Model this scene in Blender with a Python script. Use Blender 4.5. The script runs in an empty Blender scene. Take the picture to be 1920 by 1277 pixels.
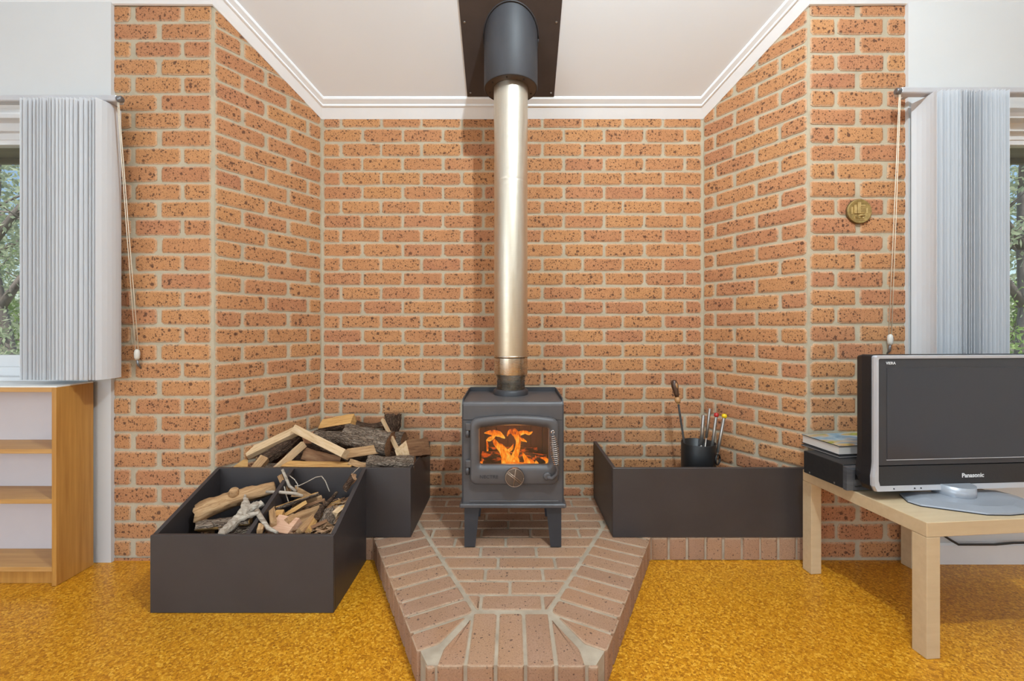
import bpy, bmesh, math, random
from mathutils import Vector, Matrix, noise as mnoise

# ------------------------------------------------------------------ camera, sky, lights, exposure
scene = bpy.context.scene
C = scene.collection
CAMZ = 1.13
cam_d = bpy.data.cameras.new('camera'); cam = bpy.data.objects.new('camera', cam_d); C.objects.link(cam)
cam.location = (0, 0, CAMZ); cam.rotation_euler = (math.radians(90), 0, 0)
cam_d.sensor_width = 36; cam_d.lens = 15.0; cam_d.shift_y = -25.5 / 1920
cam_d.clip_start = 0.02; cam_d.clip_end = 300
scene.camera = cam

world = bpy.data.worlds.new('daylight_sky'); scene.world = world
world.use_nodes = True
wn = world.node_tree
sky = wn.nodes.new('ShaderNodeTexSky'); sky.sky_type = 'NISHITA'
sky.sun_disc = False; sky.sun_elevation = math.radians(48); sky.sun_rotation = math.radians(200)
sky.air_density = 1.0; sky.dust_density = 1.2; sky.ozone_density = 1.5
wn.nodes['Background'].inputs['Strength'].default_value = 0.19
wn.links.new(sky.outputs[0], wn.nodes['Background'].inputs['Color'])

def add_light(name, kind, loc, energy, color, rot=None, **kw):
    d = bpy.data.lights.new(name, kind); d.energy = energy; d.color = color
    for k, v in kw.items(): setattr(d, k, v)
    o = bpy.data.objects.new(name, d); C.objects.link(o); o.location = loc
    if rot: o.rotation_euler = rot
    return o
# the room's ceiling lamp: casts the stove, table and blind shadows
add_light('ceiling_lamp_light', 'POINT', (0.60, 0.38, 3.10), 205, (0.78, 0.925, 1.0), shadow_soft_size=0.04)
# added area light behind the camera, set left to brighten the left pier
add_light('rear_left_fill_light', 'AREA', (-2.6, -1.7, 1.45), 72, (0.68, 0.86, 1.0), rot=(math.radians(90), 0, math.radians(-6)),
          shape='RECTANGLE', size=2.6, size_y=2.2)
# sunlight on the garden outside the windows
sun = add_light('garden_sun', 'SUN', (0, 0, 20), 4.0, (1.0, 0.95, 0.86), rot=(math.radians(36), math.radians(12), 0), angle=0.01)

vs = scene.view_settings
scene.display_settings.display_device = 'sRGB'
vs.view_transform = 'Standard'; vs.look = 'None'; vs.gamma = 1.0; vs.use_curve_mapping = False
vs.exposure = -0.10

rnd = random.Random(7)
U = rnd.uniform
R = math.radians

# ------------------------------------------------------------------ materials
def new_mat(name):
    m = bpy.data.materials.new(name); m.use_nodes = True
    return m, m.node_tree, m.node_tree.nodes['Principled BSDF']

def nd(nt, t, **props):
    n = nt.nodes.new(t)
    for k, v in props.items(): setattr(n, k, v)
    return n

def mixc(nt, fac, a, b, blend='MIX'):
    n = nd(nt, 'ShaderNodeMix', data_type='RGBA', blend_type=blend)
    for i, v in ((0, fac), (6, a), (7, b)):
        if hasattr(v, 'is_linked') or hasattr(v, 'node'): nt.links.new(v, n.inputs[i])
        elif i == 0: n.inputs[0].default_value = v
        else: n.inputs[i].default_value = (*v, 1) if len(v) == 3 else v
    return n.outputs[2]

def ramp(nt, src, stops):
    r = nd(nt, 'ShaderNodeValToRGB')
    e = r.color_ramp.elements
    while len(e) < len(stops): e.new(0.5)
    for el, (p, c) in zip(e, stops):
        el.position = p
        el.color = (c, c, c, 1) if not isinstance(c, tuple) else (*c, 1)
    nt.links.new(src, r.inputs[0])
    return r.outputs[0]

def coords(nt, scale=(1, 1, 1), kind='Object', rand=True):
    tc = nd(nt, 'ShaderNodeTexCoord')
    mp = nd(nt, 'ShaderNodeMapping'); mp.inputs['Scale'].default_value = scale
    nt.links.new(tc.outputs[kind], mp.inputs[0])
    if rand:
        oi = nd(nt, 'ShaderNodeObjectInfo')
        mu = nd(nt, 'ShaderNodeMath', operation='MULTIPLY'); mu.inputs[1].default_value = 37.0
        nt.links.new(oi.outputs['Random'], mu.inputs[0])
        cx = nd(nt, 'ShaderNodeCombineXYZ')
        for i in range(3): nt.links.new(mu.outputs[0], cx.inputs[i])
        nt.links.new(cx.outputs[0], mp.inputs['Location'])
    return mp.outputs[0]

def noise(nt, vec, scale, detail=4, rough=0.55, dist=0.0):
    n = nd(nt, 'ShaderNodeTexNoise')
    n.inputs['Scale'].default_value = scale; n.inputs['Detail'].default_value = detail
    n.inputs['Roughness'].default_value = rough; n.inputs['Distortion'].default_value = dist
    nt.links.new(vec, n.inputs['Vector'])
    return n.outputs['Fac'] if 'Fac' in n.outputs else n.outputs[0]

def bump(nt, bsdf, h, strength=0.3, dist=0.002):
    b = nd(nt, 'ShaderNodeBump'); b.inputs['Strength'].default_value = strength; b.inputs['Distance'].default_value = dist
    nt.links.new(h, b.inputs['Height']); nt.links.new(b.outputs[0], bsdf.inputs['Normal'])

def pmat(name, c1, c2=None, scale=(1, 1, 1), ns=20, rough=0.5, metal=0.0, bmp=0.0, bs=None, detail=4, spec=0.5,
         lo=0.3, hi=0.7, bd=0.002, scuff=None):
    m, nt, b = new_mat(name)
    v = coords(nt, scale)
    n = noise(nt, v, ns, detail)
    c2 = c2 or tuple(x * 0.9 for x in c1)
    col = ramp(nt, n, [(lo, c1), (hi, c2)])
    if scuff:
        s = noise(nt, v, scuff[1], 6, 0.7)
        f = ramp(nt, s, [(scuff[2], 0.0), (scuff[2] + 0.03, 1.0)])
        col = mixc(nt, f, col, scuff[0])
    nt.links.new(col, b.inputs['Base Color'])
    b.inputs['Roughness'].default_value = rough; b.inputs['Metallic'].default_value = metal
    b.inputs['Specular IOR Level'].default_value = spec
    if bmp: bump(nt, b, noise(nt, v, bs or ns * 4, 5), bmp, bd)
    return m

def brick_mat(name, cA, cB, cC, dark, edge, spots=1.0, patch=0.35):
    m, nt, b = new_mat(name)
    v = coords(nt)
    oi = nd(nt, 'ShaderNodeObjectInfo')
    base = ramp(nt, oi.outputs['Random'], [(0.0, cA), (0.45, cB), (1.0, cC)])
    big = noise(nt, v, 9, 3)
    base = mixc(nt, ramp(nt, big, [(0.35, 0.0), (0.75, patch)]), base, tuple(min(1, x * 1.18 + 0.03) for x in cC))
    fine = noise(nt, v, 230, 3, 0.6)
    base = mixc(nt, ramp(nt, fine, [(0.36, 0.45), (0.60, 0.0)]), base, tuple(x * 0.55 for x in cB))
    # burnt iron spots, uneven in size and number from brick to brick
    for sc, th in ((190, 0.32), (95, 0.33), (42, 0.25)):
        vo = nd(nt, 'ShaderNodeTexVoronoi'); vo.inputs['Scale'].default_value = sc
        vo.inputs['Randomness'].default_value = 1.0
        wob = nd(nt, 'ShaderNodeVectorMath', operation='ADD')
        nz = nd(nt, 'ShaderNodeTexNoise'); nz.inputs['Scale'].default_value = sc * 2.2; nt.links.new(v, nz.inputs['Vector'])
        ms = nd(nt, 'ShaderNodeVectorMath', operation='SCALE'); ms.inputs['Scale'].default_value = 0.55 / sc
        nt.links.new(nz.outputs['Color'], ms.inputs[0]); nt.links.new(v, wob.inputs[0]); nt.links.new(ms.outputs[0], wob.inputs[1])
        nt.links.new(wob.outputs[0], vo.inputs['Vector'])
        sep = nd(nt, 'ShaderNodeSeparateColor'); nt.links.new(vo.outputs['Color'], sep.inputs[0])
        # spot radius: cell random * threshold, thinned out
        rr = nd(nt, 'ShaderNodeMapRange'); rr.inputs['From Min'].default_value = 0.42; rr.inputs['From Max'].default_value = 1.0
        rr.inputs['To Min'].default_value = 0.0; rr.inputs['To Max'].default_value = th * 1.75 * spots
        nt.links.new(sep.outputs[0], rr.inputs[0])
        su = nd(nt, 'ShaderNodeMath', operation='SUBTRACT'); nt.links.new(rr.outputs[0], su.inputs[0]); nt.links.new(vo.outputs['Distance'], su.inputs[1])
        f = ramp(nt, su.outputs[0], [(0.0, 0.0), (0.12, 0.85)])
        base = mixc(nt, f, base, dark)
    # mortar smear along the arrises
    at = nd(nt, 'ShaderNodeAttribute', attribute_name='edge')
    en = noise(nt, v, 60, 4)
    mu = nd(nt, 'ShaderNodeMath', operation='MULTIPLY'); nt.links.new(at.outputs['Fac'], mu.inputs[0]); nt.links.new(ramp(nt, en, [(0.3, 0.25), (0.65, 1.0)]), mu.inputs[1])
    f = nd(nt, 'ShaderNodeMath', operation='MULTIPLY'); f.inputs[1].default_value = 0.80; nt.links.new(mu.outputs[0], f.inputs[0])
    base = mixc(nt, f.outputs[0], base, edge)
    nt.links.new(base, b.inputs['Base Color'])
    b.inputs['Roughness'].default_value = 0.88; b.inputs['Specular IOR Level'].default_value = 0.25
    bump(nt, b, noise(nt, v, 150, 5, 0.65), 0.45, 0.002)
    return m

M = {}
M['brick'] = brick_mat('clinker_brick', (0.445, 0.185, 0.096), (0.49, 0.222, 0.098), (0.53, 0.254, 0.104), (0.095, 0.042, 0.026), (0.58, 0.43, 0.29))
M['hearth_brick'] = brick_mat('hearth_paver_brick', (0.39, 0.205, 0.112), (0.42, 0.240, 0.138), (0.33, 0.185, 0.115), (0.09, 0.050, 0.038), (0.50, 0.38, 0.26), 0.62, 0.7)
M['mortar'] = pmat('mortar', (0.50, 0.42, 0.305), (0.42, 0.35, 0.25), ns=14, rough=0.95, bmp=0.6, bs=180, spec=0.1)
M['hearth_mortar'] = pmat('hearth_mortar', (0.48, 0.395, 0.295), (0.33, 0.265, 0.195), ns=12, rough=0.95, bmp=0.6, bs=160, spec=0.1)
M['plaster'] = pmat('painted_plaster', (0.62, 0.61, 0.60), (0.64, 0.63, 0.62), ns=3, rough=0.6, bmp=0.04, bs=60, spec=0.3)
M['ceiling'] = pmat('ceiling_paint', (0.79, 0.805, 0.825), (0.81, 0.825, 0.845), ns=2, rough=0.75, spec=0.2)
M['cornice'] = pmat('white_gloss_paint', (0.88, 0.905, 0.93), (0.85, 0.875, 0.90), ns=6, rough=0.45)
M['frame_white'] = pmat('window_frame_paint', (0.80, 0.80, 0.80), (0.76, 0.76, 0.77), ns=8, rough=0.35)
M['bin'] = pmat('brown_painted_board', (0.037, 0.030, 0.030), (0.047, 0.039, 0.038), (1, 1, 1), ns=5, rough=0.42, bmp=0.08, bs=90,
                scuff=((0.20, 0.18, 0.17), 16, 0.735))
M['stove'] = pmat('stove_black_paint', (0.062, 0.056, 0.058), (0.085, 0.077, 0.078), ns=6, rough=0.45, bmp=0.06, bs=250, spec=0.55)
M['stove_cast'] = pmat('stove_cast_iron', (0.072, 0.064, 0.064), (0.095, 0.085, 0.084), ns=9, rough=0.48, bmp=0.12, bs=300, spec=0.55)
M['stove_dark'] = pmat('stove_leg_paint', (0.028, 0.027, 0.030), (0.040, 0.038, 0.042), ns=6, rough=0.5)
M['shroud'] = pmat('shroud_black_paint', (0.034, 0.033, 0.037), (0.050, 0.048, 0.054), (1, 1, 0.4), ns=7, rough=0.55, scuff=((0.30, 0.29, 0.30), 22, 0.745))
M['plate'] = pmat('flue_plate_brown', (0.050, 0.037, 0.034), (0.066, 0.050, 0.046), ns=6, rough=0.40, scuff=((0.22, 0.19, 0.18), 24, 0.74))
M['firebrick'] = pmat('firebox_lining', (0.16, 0.09, 0.075), (0.09, 0.055, 0.05), (1, 1, 0.3), ns=12, rough=0.9, bmp=0.4, bs=60)
M['soot'] = pmat('soot_steel', (0.020, 0.018, 0.017), (0.05, 0.04, 0.035), ns=20, rough=0.8)
M['baffle'] = pmat('ash_baffle', (0.10, 0.09, 0.075), (0.24, 0.21, 0.17), ns=60, rough=0.9, bmp=0.5)
M['chrome'] = pmat('chrome', (0.75, 0.73, 0.70), (0.60, 0.58, 0.55), ns=30, rough=0.18, metal=1.0)
M['bronze'] = pmat('knob_bronze', (0.16, 0.115, 0.085), (0.10, 0.075, 0.06), ns=20, rough=0.45, metal=0.6)
M['copper'] = pmat('knob_cross_metal', (0.42, 0.31, 0.23), (0.32, 0.23, 0.17), ns=20, rough=0.4, metal=0.8)
M['brass'] = pmat('brass', (0.66, 0.47, 0.20), (0.44, 0.29, 0.10), ns=45, rough=0.42, metal=0.45, bmp=0.2, bs=160)
M['brass_face'] = pmat('relief_shade_brass', (0.42, 0.29, 0.10), (0.24, 0.155, 0.05), ns=60, rough=0.5, metal=0.4, bmp=0.3, bs=160)  # relief shade put into the colour: ground darker than the raised brass
M['brass_dark'] = pmat('brass_rim', (0.20, 0.13, 0.05), (0.13, 0.08, 0.03), ns=30, rough=0.5, metal=0.7)
M['steel_tool'] = pmat('tool_steel', (0.52, 0.50, 0.47), (0.40, 0.38, 0.35), ns=60, rough=0.35, metal=0.9)
M['black_metal'] = pmat('black_bucket_enamel', (0.010, 0.010, 0.010), (0.016, 0.015, 0.015), ns=8, rough=0.42)
M['handle_wood'] = pmat('dark_turned_wood', (0.045, 0.022, 0.014), (0.085, 0.040, 0.022), (1, 1, 0.2), ns=30, rough=0.35)
M['handle_light'] = pmat('pale_turned_wood', (0.52, 0.28, 0.11), (0.40, 0.20, 0.08), ns=20, rough=0.4)
M['red'] = pmat('red_plastic', (0.48, 0.022, 0.020), (0.42, 0.018, 0.018), rough=0.35)
M['yellow'] = pmat('yellow_plastic', (0.80, 0.55, 0.01), (0.75, 0.50, 0.01), rough=0.35)
M['birch'] = pmat('birch_foil', (0.62, 0.47, 0.29), (0.56, 0.41, 0.245), (1.2, 8, 8), ns=5, rough=0.45)
M['teak'] = pmat('teak_veneer', (0.56, 0.275, 0.062), (0.40, 0.175, 0.034), (14, 14, 0.7), ns=4, rough=0.42, detail=6)
M['shelf_edge'] = pmat('pine_shelf', (0.58, 0.31, 0.10), (0.46, 0.225, 0.065), (0.8, 14, 14), ns=4, rough=0.45, detail=6)
M['shelf_back'] = pmat('pale_back_board', (0.66, 0.60, 0.60), (0.62, 0.56, 0.57), ns=4, rough=0.6)
M['shelf_top'] = pmat('white_laminate', (0.80, 0.78, 0.74), (0.76, 0.74, 0.70), ns=4, rough=0.35)
M['tv_black'] = pmat('tv_bezel_charcoal', (0.040, 0.041, 0.046), (0.046, 0.047, 0.052), ns=10, rough=0.38)
M['tv_back'] = pmat('tv_shell_black', (0.010, 0.010, 0.012), (0.014, 0.014, 0.016), ns=10, rough=0.45)
M['tv_speaker'] = pmat('tv_speaker_grille', (0.030, 0.030, 0.032), (0.018, 0.018, 0.020), (1, 1, 1), ns=400, rough=0.5)
M['tv_silver'] = pmat('tv_silver_plastic', (0.56, 0.56, 0.58), (0.52, 0.52, 0.55), ns=6, rough=0.32, metal=0.15)
M['tv_stand'] = pmat('tv_stand_silver', (0.42, 0.44, 0.48), (0.38, 0.40, 0.44), ns=6, rough=0.34, metal=0.35)
M['screen'] = pmat('lcd_screen', (0.042, 0.044, 0.050), (0.046, 0.046, 0.052), ns=3, rough=0.13, spec=0.5)
M['print_white'] = pmat('white_print', (0.80, 0.80, 0.80), rough=0.5)
M['box_black'] = pmat('player_case_black', (0.011, 0.011, 0.012), (0.017, 0.017, 0.018), ns=80, rough=0.5)
M['box_front'] = pmat('player_front_grey', (0.055, 0.055, 0.060), (0.085, 0.085, 0.09), (1, 1, 5), ns=10, rough=0.25)
M['paper'] = pmat('book_pages', (0.72, 0.64, 0.56), (0.62, 0.56, 0.52), (1, 1, 60), ns=6, rough=0.8)
M['cable'] = pmat('black_cable', (0.015, 0.014, 0.014), (0.022, 0.02, 0.02), rough=0.45)
M['cord'] = pmat('blind_cord', (0.78, 0.68, 0.54), (0.70, 0.60, 0.46), ns=200, rough=0.8)
M['weight'] = pmat('clear_plastic_weight', (0.66, 0.62, 0.56), (0.60, 0.56, 0.50), ns=80, rough=0.3)
M['rail'] = pmat('aluminium_rail', (0.62, 0.61, 0.63), (0.56, 0.55, 0.57), ns=10, rough=0.35, metal=0.3)
M['rail_dark'] = pmat('rail_end_metal', (0.25, 0.24, 0.25), (0.15, 0.15, 0.15), ns=60, rough=0.35, metal=0.7)
M['soffit'] = pmat('olive_soffit', (0.34, 0.30, 0.17), (0.28, 0.25, 0.14), (0.3, 3, 3), ns=4, rough=0.8)
M['gutter'] = pmat('dark_gutter', (0.05, 0.047, 0.042), (0.07, 0.06, 0.05), ns=4, rough=0.6)

def vane_mat():
    m, nt, b = new_mat('vane_fabric')
    v = coords(nt, (8, 8, 0.3))
    col = ramp(nt, noise(nt, v, 3, 3), [(0.3, (0.86, 0.86, 0.87)), (0.7, (0.875, 0.875, 0.885))])
    nt.links.new(col, b.inputs['Base Color']); b.inputs['Roughness'].default_value = 0.7
    tr = nd(nt, 'ShaderNodeBsdfTranslucent'); tr.inputs['Color'].default_value = (0.75, 0.77, 0.82, 1)
    mx = nd(nt, 'ShaderNodeMixShader'); mx.inputs[0].default_value = 0.34
    out = nt.nodes['Material Output']
    nt.links.new(b.outputs[0], mx.inputs[1]); nt.links.new(tr.outputs[0], mx.inputs[2]); nt.links.new(mx.outputs[0], out.inputs['Surface'])
    return m
M['vane'] = vane_mat()

def glass_mat(name, tint, gloss=0.08):
    m, nt, b = new_mat(name); nt.nodes.remove(b)
    t = nd(nt, 'ShaderNodeBsdfTransparent'); t.inputs['Color'].default_value = (*tint, 1)
    g = nd(nt, 'ShaderNodeBsdfGlossy'); g.inputs['Roughness'].default_value = 0.03
    mx = nd(nt, 'ShaderNodeMixShader'); mx.inputs[0].default_value = gloss
    nt.links.new(t.outputs[0], mx.inputs[1]); nt.links.new(g.outputs[0], mx.inputs[2])
    nt.links.new(mx.outputs[0], nt.nodes['Material Output'].inputs['Surface'])
    return m
M['glass'] = glass_mat('window_glass', (0.95, 0.97, 0.96), 0.04)
M['stove_glass'] = glass_mat('stove_glass', (0.90, 0.86, 0.83), 0.05)

def cork_mat():
    m, nt, b = new_mat('cork_tile')
    v = coords(nt, rand=False)
    vo = nd(nt, 'ShaderNodeTexVoronoi'); vo.inputs['Scale'].default_value = 150
    nz = nd(nt, 'ShaderNodeTexNoise'); nz.inputs['Scale'].default_value = 140; nt.links.new(v, nz.inputs['Vector'])
    ms = nd(nt, 'ShaderNodeVectorMath', operation='SCALE'); ms.inputs['Scale'].default_value = 0.009; nt.links.new(nz.outputs['Color'], ms.inputs[0])
    ad = nd(nt, 'ShaderNodeVectorMath', operation='ADD'); nt.links.new(v, ad.inputs[0]); nt.links.new(ms.outputs[0], ad.inputs[1])
    nt.links.new(ad.outputs[0], vo.inputs['Vector'])
    sep = nd(nt, 'ShaderNodeSeparateColor'); nt.links.new(vo.outputs['Color'], sep.inputs[0])
    col = ramp(nt, sep.outputs[0], [(0.0, (0.36, 0.128, 0.005)), (0.35, (0.56, 0.225, 0.009)), (0.75, (0.68, 0.30, 0.014)), (1.0, (0.82, 0.43, 0.045))])
    big = noise(nt, v, 2.2, 3)
    col = mixc(nt, ramp(nt, big, [(0.35, 0.22), (0.7, 0.0)]), col, (0.36, 0.13, 0.008))
    gr = noise(nt, v, 260, 3)
    col = mixc(nt, ramp(nt, gr, [(0.33, 0.55), (0.48, 0.0)]), col, (0.20, 0.07, 0.006))
    nt.links.new(col, b.inputs['Base Color'])
    b.inputs['Roughness'].default_value = 0.34; b.inputs['Specular IOR Level'].default_value = 0.4
    bump(nt, b, gr, 0.12, 0.001)
    return m
M['cork'] = cork_mat()

def flue_mat(name, cols, rough):
    m, nt, b = new_mat(name)
    v = coords(nt, (9, 9, 0.8))
    n = noise(nt, v, 3, 4)
    tc = nd(nt, 'ShaderNodeTexCoord'); sp = nd(nt, 'ShaderNodeSeparateXYZ'); nt.links.new(tc.outputs['Generated'], sp.inputs[0])
    col = ramp(nt, n, [(0.3, cols[0]), (0.55, cols[1]), (0.75, cols[2])])
    col = mixc(nt, ramp(nt, sp.outputs['Z'], [(0.0, 0.8), (0.35, 0.12), (1.0, 0.0)]), col, cols[3])
    nt.links.new(col, b.inputs['Base Color']); b.inputs['Metallic'].default_value = 1.0
    r = ramp(nt, noise(nt, coords(nt, (4, 4, 40)), 6, 3), [(0.3, rough - 0.05), (0.7, rough + 0.08)])
    nt.links.new(r, b.inputs['Roughness'])
    return m
M['flue'] = flue_mat('stainless_flue', ((0.66, 0.60, 0.50), (0.74, 0.68, 0.58), (0.62, 0.54, 0.43), (0.58, 0.44, 0.28)), 0.42)
M['flue_base'] = flue_mat('heat_stained_flue', ((0.55, 0.42, 0.28), (0.62, 0.55, 0.46), (0.46, 0.29, 0.15), (0.30, 0.21, 0.12)), 0.28)

def wood_mat(name, c1, c2, c3, sx=1.0):
    m, nt, b = new_mat(name)
    v = coords(nt, (4.0 * sx, 44, 44))
    n = noise(nt, v, 2.2, 6, 0.62, 0.4)
    col = ramp(nt, n, [(0.28, c1), (0.5, c2), (0.72, c3)])
    nt.links.new(col, b.inputs['Base Color']); b.inputs['Roughness'].default_value = 0.82; b.inputs['Specular IOR Level'].default_value = 0.25
    bump(nt, b, noise(nt, coords(nt, (6, 60, 60)), 2.5, 5), 0.5, 0.003)
    return m
def bark_mat(name, c1, c2, c3):
    m, nt, b = new_mat(name)
    v = coords(nt, (10, 34, 34))
    vo = nd(nt, 'ShaderNodeTexVoronoi', feature='DISTANCE_TO_EDGE'); vo.inputs['Scale'].default_value = 2.4
    nz = nd(nt, 'ShaderNodeTexNoise'); nz.inputs['Scale'].default_value = 2.0; nt.links.new(v, nz.inputs['Vector'])
    ad = nd(nt, 'ShaderNodeVectorMath', operation='ADD'); nt.links.new(v, ad.inputs[0]); nt.links.new(nz.outputs['Color'], ad.inputs[1])
    nt.links.new(ad.outputs[0], vo.inputs['Vector'])
    n = noise(nt, v, 1.6, 6, 0.65)
    col = ramp(nt, n, [(0.3, c1), (0.5, c2), (0.7, c3)])
    col = mixc(nt, ramp(nt, vo.outputs['Distance'], [(0.0, 0.85), (0.12, 0.0)]), col, (0.03, 0.018, 0.012))
    nt.links.new(col, b.inputs['Base Color']); b.inputs['Roughness'].default_value = 0.95; b.inputs['Specular IOR Level'].default_value = 0.1
    bump(nt, b, vo.outputs['Distance'], 0.9, 0.02)
    return m
M['w_pale'] = wood_mat('pale_sawn_timber', (0.48, 0.30, 0.15), (0.63, 0.43, 0.245), (0.70, 0.52, 0.34))
M['w_orange'] = wood_mat('orange_split_wood', (0.36, 0.17, 0.055), (0.56, 0.30, 0.10), (0.66, 0.39, 0.15))
M['w_tan'] = wood_mat('tan_split_wood', (0.20, 0.10, 0.045), (0.43, 0.245, 0.115), (0.56, 0.36, 0.19))
M['w_brown'] = wood_mat('brown_heartwood', (0.13, 0.06, 0.03), (0.24, 0.115, 0.055), (0.33, 0.18, 0.09))
M['w_pink'] = wood_mat('pink_sawn_block', (0.52, 0.28, 0.17), (0.62, 0.36, 0.23), (0.66, 0.42, 0.29))
M['w_grey'] = wood_mat('grey_driftwood', (0.22, 0.165, 0.12), (0.42, 0.345, 0.27), (0.58, 0.50, 0.41))
M['bark'] = bark_mat('rough_grey_bark', (0.13, 0.085, 0.06), (0.25, 0.18, 0.13), (0.38, 0.30, 0.23))
M['bark_brown'] = bark_mat('dark_brown_bark', (0.060, 0.035, 0.024), (0.13, 0.075, 0.048), (0.22, 0.14, 0.09))
M['shred'] = wood_mat('bark_shreds', (0.16, 0.075, 0.032), (0.34, 0.19, 0.10), (0.50, 0.33, 0.19))
M['char'] = pmat('charred_wood', (0.02, 0.016, 0.014), (0.06, 0.04, 0.03), (4, 20, 20), ns=6, rough=0.9, bmp=0.6)

def flame_mat():
    m, nt, b = new_mat('flame'); nt.nodes.remove(b)
    tc = nd(nt, 'ShaderNodeTexCoord'); sp = nd(nt, 'ShaderNodeSeparateXYZ'); nt.links.new(tc.outputs['Generated'], sp.inputs[0])
    v = coords(nt, (22, 22, 9))
    n = noise(nt, v, 2.4, 4, 0.6, 0.8)
    md = nd(nt, 'ShaderNodeMath', operation='MULTIPLY_ADD'); md.inputs[1].default_value = -0.35; 
    nt.links.new(sp.outputs['Z'], md.inputs[0]); nt.links.new(n, md.inputs[2])
    col = ramp(nt, md.outputs[0], [(0.05, (0.55, 0.04, 0.002)), (0.22, (1.0, 0.17, 0.004)), (0.36, (1.0, 0.33, 0.015)), (0.52, (1.0, 0.62, 0.10))])
    em = nd(nt, 'ShaderNodeEmission'); nt.links.new(col, em.inputs['Color']); em.inputs['Strength'].default_value = 1.3
    t = nd(nt, 'ShaderNodeBsdfTransparent')
    mx = nd(nt, 'ShaderNodeMixShader')
    nt.links.new(ramp(nt, md.outputs[0], [(0.08, 0.12), (0.30, 0.95)]), mx.inputs[0])
    nt.links.new(t.outputs[0], mx.inputs[1]); nt.links.new(em.outputs[0], mx.inputs[2])
    nt.links.new(mx.outputs[0], nt.nodes['Material Output'].inputs['Surface'])
    return m
M['flame'] = flame_mat()
def ember_mat():
    m, nt, b = new_mat('ember_log')
    v = coords(nt, (8, 20, 20)); n = noise(nt, v, 3, 5)
    nt.links.new(ramp(nt, n, [(0.3, (0.02, 0.015, 0.012)), (0.7, (0.09, 0.06, 0.045))]), b.inputs['Base Color'])
    nt.links.new(ramp(nt, n, [(0.5, (0, 0, 0)), (0.62, (1.0, 0.12, 0.0))]), b.inputs['Emission Color'])
    b.inputs['Emission Strength'].default_value = 0.8; b.inputs['Roughness'].default_value = 0.9
    return m
M['ember'] = ember_mat()

def cover_mat():
    m, nt, b = new_mat('printed_book_cover')
    v = coords(nt, (3.2, 7.5, 1), rand=False)
    n = noise(nt, v, 1.6, 3, 0.5, 1.2)
    col = ramp(nt, n, [(0.30, (0.06, 0.13, 0.24)), (0.40, (0.14, 0.27, 0.38)), (0.46, (0.34, 0.45, 0.50)), (0.51, (0.55, 0.33, 0.12)), (0.56, (0.20, 0.25, 0.03)), (0.64, (0.58, 0.46, 0.06)), (0.8, (0.62, 0.42, 0.22))])
    nt.links.new(col, b.inputs['Base Color']); b.inputs['Roughness'].default_value = 0.3
    return m
M['cover'] = cover_mat()
def leaf_mat(name, a, bcol):
    m, nt, b = new_mat(name)
    v = coords(nt); n = noise(nt, v, 2.5, 3)
    nt.links.new(ramp(nt, n, [(0.3, a), (0.7, bcol)]), b.inputs['Base Color']); b.inputs['Roughness'].default_value = 0.6
    tr = nd(nt, 'ShaderNodeBsdfTranslucent'); tr.inputs['Color'].default_value = (*[min(1, x * 1.4) for x in bcol], 1)
    mx = nd(nt, 'ShaderNodeMixShader'); mx.inputs[0].default_value = 0.3
    nt.links.new(b.outputs[0], mx.inputs[1]); nt.links.new(tr.outputs[0], mx.inputs[2]); nt.links.new(mx.outputs[0], nt.nodes['Material Output'].inputs['Surface'])
    return m
M['leaf'] = leaf_mat('gum_leaf', (0.30, 0.36, 0.20), (0.52, 0.57, 0.38))
M['leaf_bright'] = leaf_mat('shrub_leaf', (0.22, 0.35, 0.10), (0.42, 0.55, 0.20))
M['trunk'] = pmat('gum_trunk', (0.16, 0.13, 0.115), (0.34, 0.29, 0.26), (3, 3, 1), ns=4, rough=0.9)
M['ground'] = pmat('bush_ground', (0.20, 0.18, 0.12), (0.30, 0.28, 0.19), ns=1.5, rough=0.95)

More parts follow.
